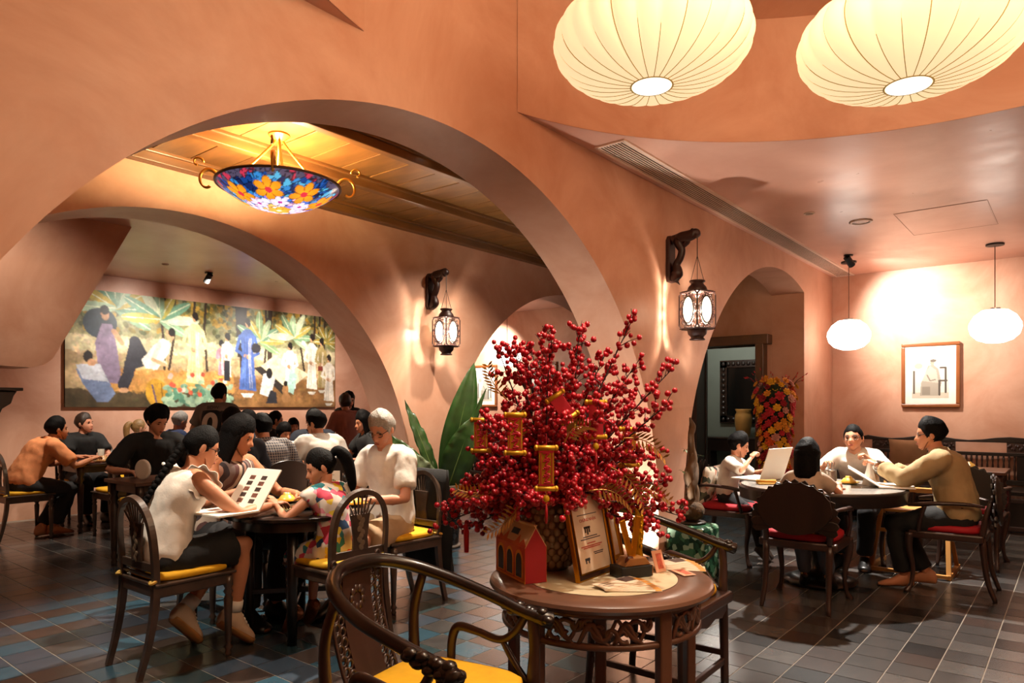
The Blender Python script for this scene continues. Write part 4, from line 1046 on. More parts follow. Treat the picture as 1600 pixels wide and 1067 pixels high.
def curtain(mb, M, hs, z0, z1, az0, az1, rtop=.098, rbot=.10, th=.03, n=18, back=0.0):
    """hair hanging from the head between two azimuths (degrees from the face)"""
    rings = []; m = 10
    for i in range(m+1):
        q = i/m; z = z0+(z1-z0)*q; r = rtop+(rbot-rtop)*q; r *= 1+.05*math.sin(q*PI); out = []; inn = []
        tt = th*(1-.55*q**3)
        for k in range(n+1):
            a = math.radians(az0+(az1-az0)*k/n); wv = 1+.035*math.sin(k*2.4+i*.3)
            dx, dy = math.sin(a), math.cos(a)
            out.append(M @ (Vector((dx*r*.86*wv, dy*r*1.06*wv-.008-back*q, z))*hs)); inn.append(M @ (Vector((dx*(r-tt)*.86, dy*(r-tt)*1.06-.008-back*q, z))*hs))
        rings.append(out+inn[::-1])
    mb.loft(rings)
PN = 0
def person(label, loc, face, s=1.0, hs=None, seat=.475, stand=False, lean=8, twist=0, head=(0, 10, 0), hr=(.2, .38, .78), hl=(-.2, .38, .78), fr=None, fl_=None, fem=False, bw=1.0,
           top=('tee', None), bottom=('pants', None), shoe=None, hair=('short', None), skin=None, glasses=False, vox=.020, sl=.62, curl=.35, dpitch=0.0, handup=(0, 0, 1), hunch=.03):
    global PN; PN += 1; seed = PN; skin = skin or SKIN2; hs = hs or (s**.45); hm = hair[1] or HAIRB
    root = thing('person', label, 'person', loc, face=face)
    zp = .93*s if stand else seat+.085*s
    P = Vector((0, 0, zp)); la = math.radians(lean); T = Vector((0, math.sin(la), math.cos(la))); TF = Vector((0, math.cos(la), -math.sin(la)))
    tw = math.radians(twist); L = .50*s
    def C(t): return P+T*L*t-TF*hunch*s*math.sin(PI*min(max(t, 0), 1))+TF*.015*s*max(0, t-.8)*5*.3
    def frame(t):
        a = tw*max(0, min(1, t)); return Vector((math.cos(a), math.sin(a), 0)), Vector((-math.sin(a), math.cos(a), 0))*TF.y+Vector((0, 0, TF.z))
    sw = (.150 if fem else .172)*s*bw; fx = .92 if fem else 1.0
    lev = [(-.17, .10, .085), (-.08, .150, .112), (.06, .168*(1.04 if fem else 1), .122), (.28, .152*fx, .112), (.5, .138*fx, .103), (.72, .156*fx, .116), (.86, .160*fx, .108), (.95, .135*fx, .085), (1.02, .075, .062)]
    def trings(infl, t0, t1, hem=0):
        R = []
        for (t, rx, ry) in lev:
            if t < t0-.001 or t > t1+.001: continue
            x, y = frame(t); c = C(t); rx = rx*s*bw+infl; ry = ry*s*bw+infl
            R.append([c+x*rx*math.cos(q)+y*ry*math.sin(q) for q in [2*PI*k/18 for k in range(18)]])
        return R
    x1, y1 = frame(1); S = {1: C(.90)+x1*sw, -1: C(.90)-x1*sw}; arms = {}; legs = {}
    for sd, tg in ((1, hr), (-1, hl)):
        pole = x1*sd*.8+Vector((0, -.5, -.75)); el, wr = ik(S[sd], tg, .285*s, .255*s, pole); arms[sd] = (S[sd], el, wr)
    if stand: fr = fr or (.10*s, .02, .085*s); fl_ = fl_ or (-.10*s, .0, .085*s)
    else: fr = fr or (.11*s, .40*s, .085*s); fl_ = fl_ or (-.11*s, .40*s, .085*s)
    for sd, tg in ((1, fr), (-1, fl_)):
        hp = P+Vector((sd*.088*s, 0, -.015*s)); kn, an = ik(hp, tg, .43*s, .42*s, Vector((sd*.12, 1, .35 if not stand else 0))); legs[sd] = (hp, kn, an)
    NB = C(1.0); nd = (T*.7+Vector((0, .28, .75))).normalized(); HC = NB+nd*(.055*s+.098*hs)
    yw, pt, rl = [math.radians(a) for a in head]
    M = Matrix.Translation(HC) @ Matrix.Rotation(yw, 4, 'Z') @ Matrix.Rotation(-pt, 4, 'X') @ Matrix.Rotation(rl, 4, 'Y')
    M3 = M
    # body: one continuous surface, then head and hands joined into the same mesh
    b = MB(); b.loft(trings(0, -.17, 1.02))
    b.tube([NB-T*.05*s, NB+nd*.03*s, M @ Vector((0, -.012*hs, -.045*hs))], [.068*s, .054*s, .050*hs], 14)
    for sd in (1, -1):
        a0, a1, a2 = arms[sd]; b.ell(a0, (.054*s*bw,)*3, 12, 8); m1 = (a0+a1)/2; m2 = a1.lerp(a2, .3)
        b.tube([a0, m1, a1, m2, a2], [.052*s*bw, .046*s*bw, .037*s, .038*s, .026*s], 12)
        b.tube([C(.97), a0+Vector((0, 0, .012*s))], [.055*s, .048*s*bw], 12)
        h0, k0, n0 = legs[sd]; b.tube([h0, h0.lerp(k0, .5), k0, k0.lerp(n0, .3), n0], [.088*s*bw, .074*s*bw, .055*s, .054*s, .036*s], 14); b.ell(h0, (.09*s*bw,)*3, 12, 8); b.ell(k0, (.054*s,)*3, 12, 8)
    B = remesh(b, vox*.85, 4)
    B.cur = 0; B.add([M @ (p*hs) for p in HEADV], HEADF)
    for sd in (1, -1): B.ell(M @ (Vector((sd*.074, -.008, -.006))*hs), (.010*hs, .018*hs, .031*hs), 10, 8, R=(M.to_3x3() @ Matrix.Rotation(sd*-.25, 3, 'Z')))
    for sd in (1, -1):
        a0, a1, a2 = arms[sd]; f = (a2-a1).normalized(); up = Vector(handup)
        if abs(f.dot(up)) > .9: up = Vector((0, 1, 0)) if f.z > 0 else Vector((0, 1, 0))
        if dpitch: f = (f+Vector((0, 0, -dpitch))).normalized()
        hand(B, a2, f, up, sd, .95*s if s > .8 else s*1.05, curl)
        kf = legs[sd]; td = kf[1]-kf[0]; toe = (td.x*.5+sd*.05, max(td.y, .2)); kz = max(0, kf[2].z-.085*s)
        foot_geo(B, kf[2], toe, s, 0, down=min(1.1, kz*5.5/s))
    R3 = M.to_3x3()
    B.cur = 1
    for sd in (1, -1): B.ell(M @ (Vector((sd*.031, FY['eye']+.0035, .001))*hs), (.0125*hs, .004*hs, (.0042 if pt > .3 else .0055)*hs), 10, 6, R=R3)
    B.cur = 2
    for sd in (1, -1): B.ell(M @ (Vector((sd*.032, FY['brow']+.002, .0235))*hs), (.017*hs, .005*hs, .0034*hs), 10, 6, R=R3 @ Matrix.Rotation(sd*.12, 3, 'Y'))
    B.cur = 3
    B.ell(M @ (Vector((0, FY['lip']-.001, -.0625))*hs), (.021*hs, .006*hs, .0068*hs), 12, 6, R=R3)
    body = B.build('body', [skin, EYE, HAIRG if hm is HAIRG else BROWM, LIP], root, smooth=True)
    # hair
    h = MB(); st = hair[0]; base = {'short': 'short', 'mid': 'mid', 'tall': 'short', 'bob': 'fringe', 'long': 'mid', 'longfringe': 'fringe', 'pony': 'pulled', 'braid': 'pulled', 'bun': 'pulled', 'kidbowl': 'fringe'}[st]
    hair_cap(h, M, base, hs, {'short': .021, 'tall': .036, 'mid': .026, 'bob': .024, 'long': .024, 'longfringe': .02, 'kidbowl': .018}.get(st, .010), seed)
    if st == 'bob': curtain(h, M, hs, .05, -.165, 52, 308, .105, .100, .045)
    if st in ('long', 'longfringe'): curtain(h, M, hs, .04, -.34, 62, 298, .102, .095, .05, back=-.0)
    if st == 'pony':
        h.tube([M @ (Vector(q)*hs) for q in catmull([(0, -.09, .05), (0, -.135, .055), (0, -.165, .0), (.0, -.16, -.09), (0, -.14, -.19), (0, -.12, -.24)], 5)], [.018, .034, .04, .036, .026, .006], 12)
    if st == 'bun': h.ell(M @ (Vector((0, -.11, .02))*hs), (.045*hs, .035*hs, .045*hs), 14, 10)
    if st == 'braid':
        pts = catmull([(0, -.105, -.03), (.0, -.125, -.09), (-.0, -.145, -.16), (0, -.17, -.24), (0, -.19, -.32), (0, -.20, -.38)], 5)
        # hangs over the back, in head space so it follows the tilt only partly
        Mb = Matrix.Translation(HC) @ Matrix.Rotation(yw*.5, 4, 'Z') @ Matrix.Rotation(-pt*.3-la*.55, 4, 'X')
        for i, q in enumerate(pts):
            rr = .026*(1-.45*i/len(pts)); h.ell(Mb @ (Vector((.010*(1 if i % 2 else -1), q[1], q[2]))*hs), (rr*1.15*hs, rr*hs, rr*1.05*hs), 10, 7)
        h.tube([Mb @ (Vector((0, -.20, -.37))*hs), Mb @ (Vector((0, -.205, -.41))*hs), Mb @ (Vector((0, -.20, -.47))*hs)], [.014, .03, .012], 8)
    h.build('hair', hm, root, smooth=True)
    # upper garment
    tt, tm = top; vg = vox*.9; inf = .016+.004*(s > .9)
    if tt:
        g = MB(); lo = {'tee': -.08, 'long': -.08, 'sleeveless': -.08, 'dress': -.17, 'jacket': -.08, 'frill': -.08}[tt]
        g.loft(trings(inf, lo, .95)+[[C(1.005)+frame(1)[0]*(.085*s+inf*.3)*math.cos(q)+frame(1)[1]*(.068*s+inf*.3)*math.sin(q)+T*(-.012*s*max(0, math.sin(q))) for q in [2*PI*k/18 for k in range(18)]]])
        for sd in (1, -1):
            a0, a1, a2 = arms[sd]
            if tt in ('tee', 'dress', 'long', 'jacket'): g.tube([C(.96), a0+Vector((0, 0, .012*s))], [.060*s+inf*.6, .048*s*bw+inf], 12); g.ell(a0, (.052*s*bw+inf,)*3, 12, 8)
            if tt == 'tee': g.tube([a0, a0.lerp(a1, sl*.5), a0.lerp(a1, sl)], [.054*s*bw+inf, .053*s*bw+inf*.9, .053*s*bw+inf*.9], 14)
            elif tt == 'dress': g.tube([a0, a0.lerp(a1, .28)], [.054*s+inf, .062*s+inf], 14)
            elif tt in ('long', 'jacket'):
                e = 1.0 if sl >= .9 else sl; g.tube([a0, (a0+a1)/2, a1, a1.lerp(a2, .4), a1.lerp(a2, e)], [.054*s*bw+inf, .052*s*bw+inf, .046*s+inf, .044*s+inf, .036*s+inf], 14); g.ell(a1, (.046*s+inf,)*3, 12, 8)
        if tt == 'dress':
            for sd in (1, -1):
                h0, k0, n0 = legs[sd]; g.tube([h0, h0.lerp(k0, .5), h0.lerp(k0, .92)], [.105*s+inf, .105*s+inf, .10*s+inf], 14)
            h0, k0, n0 = legs[1]; h1, k1, n1 = legs[-1]; g.tube([(h0+h1)/2, (k0+k1)/2*.95+(h0+h1)/2*.05], [.11*s, .09*s], 14)
        G = remesh(g, vg, 4, .0095*min(1, s), 15, seed); gs = G.build({'tee': 't_shirt', 'long': 'shirt', 'sleeveless': 'sleeveless_top', 'dress': 'dress', 'jacket': 'jacket', 'frill': 'blouse'}[tt], tm, root, smooth=True)
        if tt in ('long', 'jacket') or tm is cs:
            xx, yy = frame(1); cc = C(1.0)
            MB().tube([cc+xx*.074*s*math.cos(q)+yy*.064*s*math.sin(q)+T*(.022-.026*max(0, math.sin(q)))*s for q in [2*PI*k/24 for k in range(24)]], .015*s, 6, closed=True, flat=1.3).build('collar', tm, root, smooth=True)
        if tt == 'frill':
            for sd in (1, -1):
                m = MB(); a0, a1, a2 = arms[sd]; n = 40
                p0 = C(.99)+frame(1)[0]*sd*.075*s; A = a0+Vector((0, 0, .02*s)); out = []; inn = []
                for k in range(n+1):
                    q = k/n; th = -.25*PI+1.5*PI*q
                    c = a0+frame(1)[1]*math.sin(th)*.088*s+Vector((0, 0, 1))*math.cos(th)*.072*s-frame(1)[0]*sd*.012*s
                    wv = .012*math.sin(q*44); inn.append(c); out.append(c+frame(1)[0]*sd*(.052+.01*math.sin(q*PI))*s+(c-a0).normalized()*(.018+wv)*s)
                vs = inn+out; m.add(vs, [(k, k+1, n+2+k, n+1+k) for k in range(n)])
                o = m.build('shoulder_ruffle', tm, root, smooth=True); so = o.modifiers.new('solid', 'SOLIDIFY'); so.thickness = .004
    bt, bm_ = bottom
    if bt:
        g = MB(); ib = .012
        g.loft(trings(ib, -.17, .28))
        for sd in (1, -1):
            h0, k0, n0 = legs[sd]; g.ell(h0, (.092*s*bw+ib,)*3, 12, 8)
            if bt == 'pants': g.tube([h0, h0.lerp(k0, .5), k0, k0.lerp(n0, .35), k0.lerp(n0, .9)], [.092*s*bw+ib, .082*s*bw+ib, .064*s+ib, .060*s+ib, .052*s+ib], 14); g.ell(k0, (.062*s+ib,)*3, 12, 8)
            else: g.tube([h0, h0.lerp(k0, .4), h0.lerp(k0, .62 if bt == 'shorts' else .85)], [.094*s*bw+ib, .088*s*bw+ib, .086*s*bw+ib*1.5], 14)
        G = remesh(g, vg, 4, .008, 13, seed+.5); G.build({'pants': 'trousers', 'shorts': 'shorts', 'long_shorts': 'shorts'}[bt], bm_, root, smooth=True)
    if shoe:
        for sd in (1, -1):
            kf = legs[sd]; td = kf[1]-kf[0]; toe = (td.x*.5+sd*.05, max(td.y, .2)); kz = max(0, kf[2].z-.085*s)
            if shoe is SNEAK:
                m = MB(); foot_geo(m, kf[2]+Vector((0, 0, -.016)), toe, s, .014, down=min(1.1, kz*5.5/s)); t_ = Vector((toe[0], toe[1], 0)).normalized()
                dn = min(1.1, kz*5.5/s); u_ = t_*math.sin(dn)+Vector((0, 0, math.cos(dn))); m.v = [tuple(Vector(p)-u_*max(0, (Vector(p)-kf[2]).dot(u_)+.062*s)) for p in m.v]
                m.build('shoe_sole', mat('gum_sole', '#a0703f', .6), root, smooth=True)
                for q in range(4):
                    f_ = t_*math.cos(dn)-Vector((0, 0, math.sin(dn))); x_ = f_.cross(u_); c = kf[2]+f_*(.05+.022*q)*s+u_*(.014-.012*q)*s; MB().tube([c-x_*.024*s, c+u_*.006, c+x_*.024*s], .0045, 6).build('shoe_lace', cw, root, smooth=True)
            m = MB(); foot_geo(m, kf[2], toe, s, .010, down=min(1.1, kz*5.5/s)); o = m.build('shoe', shoe, root, smooth=True)
            if shoe is SNEAK:
                MB().tube([kf[2]+Vector((0, 0, .02)), kf[2].lerp(kf[1], .2)], [.048*s, .046*s], 14).build('sock', cw, root, smooth=True)
    if glasses:
        m = MB()
        for sd in (1, -1):
            c = Vector((sd*.031, FY['eye']+.016, .0)); ring = [c+Vector((.024*math.cos(q)*(abs(math.cos(q))**-.25 if abs(math.cos(q)) > .05 else 1), -.004*abs(math.cos(q)), .017*math.sin(q))) for q in [2*PI*k/20 for k in range(20)]]
            m.tube([M @ (p*hs) for p in ring], .0022*hs, 5, closed=True)
            m.tube([M @ (Vector(p)*hs) for p in ((sd*.054, FY['eye']+.012, .005), (sd*.074, .03, .008), (sd*.078, -.01, .004))], .0022*hs, 5)
        m.tube([M @ (Vector(p)*hs) for p in ((-.008, FY['eye']+.017, .003), (0, FY['eye']+.020, .006), (.008, FY['eye']+.017, .003))], .0022*hs, 5)
        m.build('glasses', BLACK, root, smooth=True)
    root['_head'] = [float(x) for r in M for x in r]
    return root, dict(M=M, arms=arms, legs=legs, C=C, T=T, NB=NB, hs=hs, frame=frame)
def cloth(n, c, var=.06, r=.85): return mat('cloth_'+n, c, r, var=var, vscale=18, bump=.12, bscale=90, sheen=.0)
cw = cloth('white', '#d9d2c8'); cb = cloth('black', '#0d0c0d'); cn = cloth('navy', '#141927'); cs = cloth('salmon', '#d88a58'); ck = cloth('khaki', '#a58b6c'); cj = cloth('denim', '#5d6c80'); cdk = cloth('charcoal', '#1b1a1d'); cbe = cloth('beige', '#a48c64'); cpk = cloth('pink', '#a86e60'); cgr = cloth('jersey_grey', '#6d625a'); cbl = cloth('blue', '#3b4b73')
PLAID = stripemat('plaid_shirt', '#3f3d47', '#a59c94', 42, .80)
FLORAL = cellmat('floral_dress', ['#d8cfc6', '#2f7d86', '#d8cfc6', '#c23a55', '#e0c23c', '#dcd3ca', '#e08fa0', '#2a4f7a'], 26)
PRINT = stripemat('striped_print_top', '#8a6a5a', '#2a1c1a', 11, .5, axes=((.8, .6, 0),), cols=['#6b5a56', '#2b2024', '#a07a6a', '#3a2a2a', '#b6a394', '#5a3a38'])
BSHOE = mat('black_shoe', '#0f0d0d', .35); SNEAK = mat('beige_suede_sneaker', '#c3aa90', .85, var=.08, vscale=20); SAND = mat('bronze_sandal', '#7a4a2a', .35, .4)
# family at the round black table
_, GW = person('girl with a long dark braid in a white ruffled blouse reading a menu', (1.74, 3.84, 0), (1, -.03), s=.95, lean=20, head=(-12, 22, 0), hr=(.20, .53, .80), hl=(-.12, .52, .86), fr=(.09, .36, .19), fl_=(-.06, .16, .22), fem=True, top=('frill', cw), bottom=('long_shorts', cb), shoe=SNEAK, hair=('braid', HAIRB), skin=SKIN, glasses=True, vox=.016)
person('woman with long black hair in a patterned sleeveless top bending over the menu', (2.36, 4.40, 0), (.22, -1), s=1.0, lean=16, head=(28, 24, 0), hr=(.12, .44, .80), hl=(-.25, .46, .79), fem=True, top=('sleeveless', PRINT), bottom=('pants', cdk), shoe=BSHOE, hair=('long', HAIRB), skin=SKIN, vox=.016)
person('small girl with a ponytail in a colourful floral dress leaning on the table', (2.50, 3.34, 0), (-.08, 1), s=.69, hs=.90, seat=.50, lean=14, head=(55, 22, 0), hr=(.10, .32, .79), hl=(-.20, .28, .80), fr=(.08, .30, .16), fl_=(-.08, .28, .16), fem=True, top=('dress', FLORAL), bottom=(None, None), shoe=SAND, hair=('pony', HAIRB), skin=SKIN2, vox=.015)
person('grey-haired man with glasses in a white v-neck t-shirt looking at his phone', (3.24, 3.72, 0), (-1, -.10), s=1.01, lean=4, head=(8, 27, 0), hr=(.09, .32, .76), hl=(-.10, .33, .76), top=('tee', cw), bottom=('long_shorts', ck), shoe=BSHOE, hair=('short', HAIRG), skin=SKIN3, glasses=True, vox=.016, sl=.72, curl=.6)
# table behind, beyond the arch
person('young man with tall black hair in a loose black t-shirt behind the orange drink', (2.98, 6.78, 0), (-.1, -1), s=1.06, lean=10, head=(18, 26, 0), hr=(.30, .36, .80), hl=(-.22, .40, .80), bw=1.08, top=('tee', cb), bottom=('pants', cdk), shoe=BSHOE, hair=('tall', HAIRB), skin=SKIN2, vox=.018, sl=.85)
person('man in navy with short black hair, his back to us, behind the long-haired woman', (3.08, 5.44, 0), (.12, 1), s=1.03, lean=6, head=(-12, 10, 0), top=('tee', cn), bottom=('pants', cdk), shoe=BSHOE, hair=('short', HAIRB), skin=SKIN, vox=.02, sl=.8)
# far left table
person('stooping man in a salmon short-sleeved shirt at the far left table', (2.42, 8.50, 0), (1, .06), s=1.02, lean=32, head=(-8, 4, 0), hr=(.16, .62, .80), hl=(-.15, .60, .80), fr=(.02, .30, .09), fl_=(-.02, .20, .09), bw=1.08, top=('tee', cs), bottom=('pants', cdk), hair=('short', HAIRB), skin=SKIN, vox=.019, sl=.8)
person('man in a black v-neck t-shirt with folded hands at the far left table', (3.30, 9.38, 0), (.08, -1), s=.94, lean=4, head=(32, 0, 0), hr=(.10, .40, .79), hl=(-.12, .38, .79), bw=1.1, top=('tee', cb), bottom=('pants', cdk), shoe=BSHOE, hair=('short', HAIRBR), skin=SKIN3, vox=.02, sl=.7)
person('blonde girl with tied hair facing away below the mural', (3.88, 9.35, 0), (1, .05), s=.80, seat=.50, lean=6, head=(-5, 5, 0), fem=True, top=('tee', cw), bottom=('pants', cj), shoe=BSHOE, hair=('pony', HAIRBL), skin=SKIN2, vox=.02)
person('grey-haired man in a blue shirt bending at the table below the mural', (4.18, 9.06, 0), (1, .1), s=.98, lean=14, head=(0, 25, 0), top=('tee', cbl), bottom=('pants', cdk), shoe=BSHOE, hair=('short', HAIRG), skin=SKIN3, vox=.022)
_, WT = person('waiter in a grey and black jersey with a white zero leaning over a table', (4.26, 8.06, 0), (.75, .66), s=.98, stand=True, lean=18, head=(-20, 6, 0), hr=(.18, .50, .95), hl=(-.30, .34, .92), bw=1.05, top=('tee', cgr), bottom=('pants', cdk), shoe=BSHOE, hair=('short', HAIRB), skin=SKIN, vox=.02, sl=.75)
# long table
person('man with dark fringe and glasses bowing his head at the long table', (4.08, 7.12, 0), (-.05, -1), s=1.0, lean=10, head=(10, 32, 0), hr=(.12, .36, .98), hl=(-.2, .40, .80), top=('tee', cn), bottom=('pants', cdk), shoe=BSHOE, hair=('mid', HAIRB), skin=SKIN2, glasses=True, vox=.021)
person('man in a grey plaid shirt bent forward with his back to us', (3.60, 5.74, 0), (.15, 1), s=1.0, lean=20, head=(0, 22, 0), bw=1.1, top=('long', PLAID), bottom=('pants', cdk), shoe=BSHOE, hair=('short', HAIRB), skin=SKIN, vox=.018, sl=.95)
person('small boy with a bowl fringe peeking over the long table', (4.50, 6.99, 0), (-.3, -1), s=.74, hs=.92, seat=.52, lean=6, head=(20, 18, 0), top=('tee', cw), bottom=('pants', cj), shoe=BSHOE, hair=('kidbowl', HAIRB), skin=SKIN2, vox=.018)
person('man in a dark suit over a white shirt at the long table', (4.96, 7.05, 0), (-.55, -.8), s=1.03, lean=12, head=(5, 15, 0), top=('jacket', cn), bottom=('pants', cn), shoe=BSHOE, hair=('short', HAIRB), skin=SKIN, vox=.021, sl=.98)
person('man in a white shirt with black hair, his back to us', (4.16, 5.72, 0), (.1, 1), s=1.02, lean=14, head=(28, 14, 0), bw=1.08, top=('long', cw), bottom=('pants', cdk), shoe=BSHOE, hair=('short', HAIRB), skin=SKIN, vox=.018, sl=.95)
person('woman with a dark ponytail turned away below the mural', (5.05, 8.12, 0), (.8, -.5), s=.98, lean=4, head=(10, 5, 0), fem=True, top=('tee', cb), bottom=('pants', cdk), shoe=BSHOE, hair=('pony', HAIRB), skin=SKIN, vox=.022)
person('smiling girl with straight dark hair below the mural', (5.58, 8.42, 0), (-.35, -1), s=.80, seat=.50, lean=4, head=(0, 2, 0), fem=True, top=('tee', cpk), bottom=('pants', cj), shoe=BSHOE, hair=('longfringe', HAIRB), skin=SKIN2, vox=.022)
person('person with cropped hair in a dusty pink sweater, back to us, near the mural end', (5.95, 7.70, 0), (.25, 1), s=.90, stand=True, lean=3, head=(-10, 5, 0), hr=(.2, .2, .85), hl=(-.2, .2, .85), fem=True, bw=1.1, top=('long', cpk), bottom=('pants', cdk), shoe=BSHOE, hair=('short', HAIRBR), skin=SKIN, vox=.021, sl=.95)
person('woman with long black hair and glasses standing at the right end of the mural', (6.62, 8.55, 0), (-.4, -1), s=.93, stand=True, lean=3, head=(10, 14, 0), hr=(.12, .30, .95), hl=(-.12, .30, .95), fem=True, top=('tee', cb), bottom=('pants', cdk), shoe=BSHOE, hair=('long', HAIRB), skin=SKIN2, glasses=True, vox=.022)
person('woman with long dark hair in black beside the grey-haired man, farther off', (5.22, 6.33, 0), (-1, .2), s=.98, lean=5, head=(-10, 14, 0), fem=True, top=('tee', cb), bottom=('pants', cdk), shoe=BSHOE, hair=('long', HAIRB), skin=SKIN, vox=.022)
# family at the marble table
person('boy with short black hair in a white t-shirt beside the open menu', (6.12, 2.46, 0), (.10, -1), s=.68, hs=.90, seat=.515, lean=10, head=(22, 20, 0), hr=(.12, .24, .93), hl=(-.18, .30, .80), fr=(.09, .32, .14), fl_=(-.07, .30, .14), top=('tee', cw), bottom=('pants', cdk), shoe=mat('brown_shoe', '#2e2119', .5), hair=('short', HAIRB), skin=SKIN2, vox=.015, sl=.95, curl=.8)
person('child with a black bob seen from behind in the fan-backed armchair', (5.13, 1.50, 0), (1, .05), s=.64, hs=.93, seat=.515, lean=4, head=(0, 6, 0), hr=(.16, .28, .80), hl=(-.16, .28, .80), fr=(.09, .32, .13), fl_=(-.08, .32, .13), fem=True, top=('tee', cloth('cream', '#b7a491')), bottom=('pants', cj), shoe=BSHOE, hair=('bob', HAIRB), skin=SKIN2, vox=.016)
person('woman with tied-back hair and glasses in a white blouse speaking across the marble table', (6.84, 1.52, 0), (-1, -.02), s=.94, lean=30, head=(-2, -6, 5), hr=(.20, .44, .86), hl=(-.16, .42, .92), fem=True, bw=1.06, top=('long', cw), bottom=('pants', cdk), shoe=BSHOE, hair=('bun', HAIRB), skin=SKIN2, glasses=True, vox=.016, sl=.8, curl=.9)
_, MBE = person('man with glasses in a beige long-sleeved shirt pointing over the marble table', (6.10, .70, 0), (-.10, 1), s=.96, lean=15, head=(4, 8, 0), hr=(.14, .46, .90), hl=(-.08, .52, .92), fr=(.10, .20, .09), fl_=(-.10, .34, .09), bw=1.12, top=('long', cbe), bottom=('pants', cb), hair=('short', HAIRB), skin=SKIN, glasses=True, vox=.016, sl=.78, curl=.5)
# ------------------------------------------------------------------ pictures on the walls
def frame_box(t, W, H, bw, bd, m, mitre=True, y=0.0):
    """four mouldings around a W x H opening, local XZ, front towards -y"""
    for (x, z, L, hor) in ((0, H/2+bw/2, W+2*bw, 1), (0, -H/2-bw/2, W+2*bw, 1), (-W/2-bw/2, 0, H, 0), (W/2+bw/2, 0, H, 0)):
        MB().box((x, y, z), (L, bd, bw) if hor else (bw, bd, L)).build('frame_moulding', m, t, bev=min(bw, bd)*.28)
mu = thing('mural_painting', 'wide painting of figures in long dresses in a tropical garden, on the far wall', 'painting', (5.355, V3-.03, 2.125))
W, Hh = 4.11, 1.52
MB().box((0, .012, 0), (W, .03, Hh)).build('canvas_stretcher', mat('canvas_edge', '#3a2c20', .8), mu)
P = Pic(460, 170, '#b49b72')
P.rect(0, .62, 1, 1, '#8d8a62'); P.rect(0, .48, 1, .62, '#c9bd97'); P.rect(0, 0, 1, .16, '#4c402a'); P.rect(.12, .14, .55, .34, '#c08a48'); P.rect(.55, 0, 1, .3, '#8a6238')
P.noise(.35, 3, 14); P.strokes(5000, 5, .25, .03, .007)
rg = random.Random(4)
for k in range(620):
    x = rg.random(); y = .80+.2*rg.random() if rg.random() < .7 else .66+.3*rg.random(); P.ell(x, y, .008+.006*rg.random(), .02, rg.choice(['#a8842e', '#7d6a2a', '#5b5a2e', '#c29a3c', '#3d4428', '#6e7a4a']), rg.random()*3, .8)
for x in (.30, .335, .405, .445, .585, .60, .68, .70, .835, .90, .925, .95): P.line([(x, 1), (x+.01*rg.uniform(-1, 1), .75), (x+.02*rg.uniform(-1, 1), .35)], .012+.014*(x in (.585, .70)), '#3a2d22')
P.poly([(.555, 1), (.60, 1), (.592, .5), (.565, .5)], '#2a221c')
def palm(x, y, sc, cols):
    for k in range(8):
        a = -.5+k*PI/6.0; L = sc*(.28+.1*rg.random()); cx, cy = x+math.cos(a)*L/2/P.asp, y+math.sin(a)*L/2
        P.ell(cx, cy, L*.52/P.asp, .035*sc+.012, cols[k % len(cols)], a); P.line([(x, y), (x+math.cos(a)*L/P.asp, y+math.sin(a)*L)], .004, '#dfe2c0')
palm(.145, .86, 1.0, ['#7d9a7a', '#5f8a6c', '#b8a33c', '#a8c0a0']); palm(.285, .80, .95, ['#8fb08c', '#cfd9b8', '#6c9a7c', '#b4a84a']); palm(.655, .68, .8, ['#8fae7c', '#c6b35a', '#6f9678', '#b9cf9f']); palm(.80, .74, .75, ['#a8c49c', '#7fa37c', '#c9b45c', '#d3dfba']); palm(.955, .72, .5, ['#8a8a4a', '#b0973c'])
P.ell(.10, .72, .05, .13, '#2f3a44'); 
def lady(x, y0, h, dress, skin='#c99a72', hw=.018, trousers='#d9d4c4'):
    P.poly([(x-hw*.9, y0+.05*h), (x+hw*.9, y0+.05*h), (x+hw*.5, y0), (x-hw*.5, y0)], trousers)
    P.poly([(x-hw*1.1, y0+.10*h), (x+hw*1.2, y0+.08*h), (x+hw*.8, y0+.55*h), (x+hw*1.0, y0+.78*h), (x+hw*.4, y0+.85*h), (x-hw*.4, y0+.85*h), (x-hw*1.0, y0+.78*h), (x-hw*.7, y0+.55*h)], dress)
    P.line([(x-hw, y0+.76*h), (x-hw*1.5, y0+.58*h), (x-.2*hw, y0+.52*h)], .016, dress); P.line([(x+hw, y0+.76*h), (x+hw*1.5, y0+.56*h), (x+.3*hw, y0+.50*h)], .016, dress)
    P.line([(x+.2*hw, y0+.5*h), (x-.3*hw, y0+.52*h)], .018, skin)
    for q in (-.55, -.15, .3, .6): P.line([(x+q*hw*.8, y0+.74*h), (x+q*hw*.6, y0+.5*h), (x+q*hw*1.1, y0+.12*h)], .006, '#2a2018' if q < 0 else '#fff6e4', .28)
    P.ell(x, y0+.925*h, .0085, .042, skin); P.ell(x+.001, y0+.955*h, .0105, .033, '#1d1714'); P.ell(x+.006, y0+.92*h, .006, .03, '#1d1714')
# seated and standing ladies at the left
P.poly([(.10, .22), (.165, .20), (.15, .52), (.135, .72), (.105, .72), (.085, .55)], '#86748c'); P.ell(.115, .80, .012, .055, '#b98a66'); P.ell(.113, .835, .014, .04, '#1a1512'); P.line([(.14, .66), (.165, .56)], .02, '#b98a66')
P.poly([(.03, .32), (.10, .36), (.145, .12), (.125, .05), (.09, .05), (.05, .2)], '#6c7b9a'); P.poly([(.03, .36), (.10, .37), (.125, .22), (.05, .24)], '#b9bcc4'); P.ell(.065, .43, .014, .05, '#1d1714'); P.ell(.075, .38, .012, .03, '#b98a66')
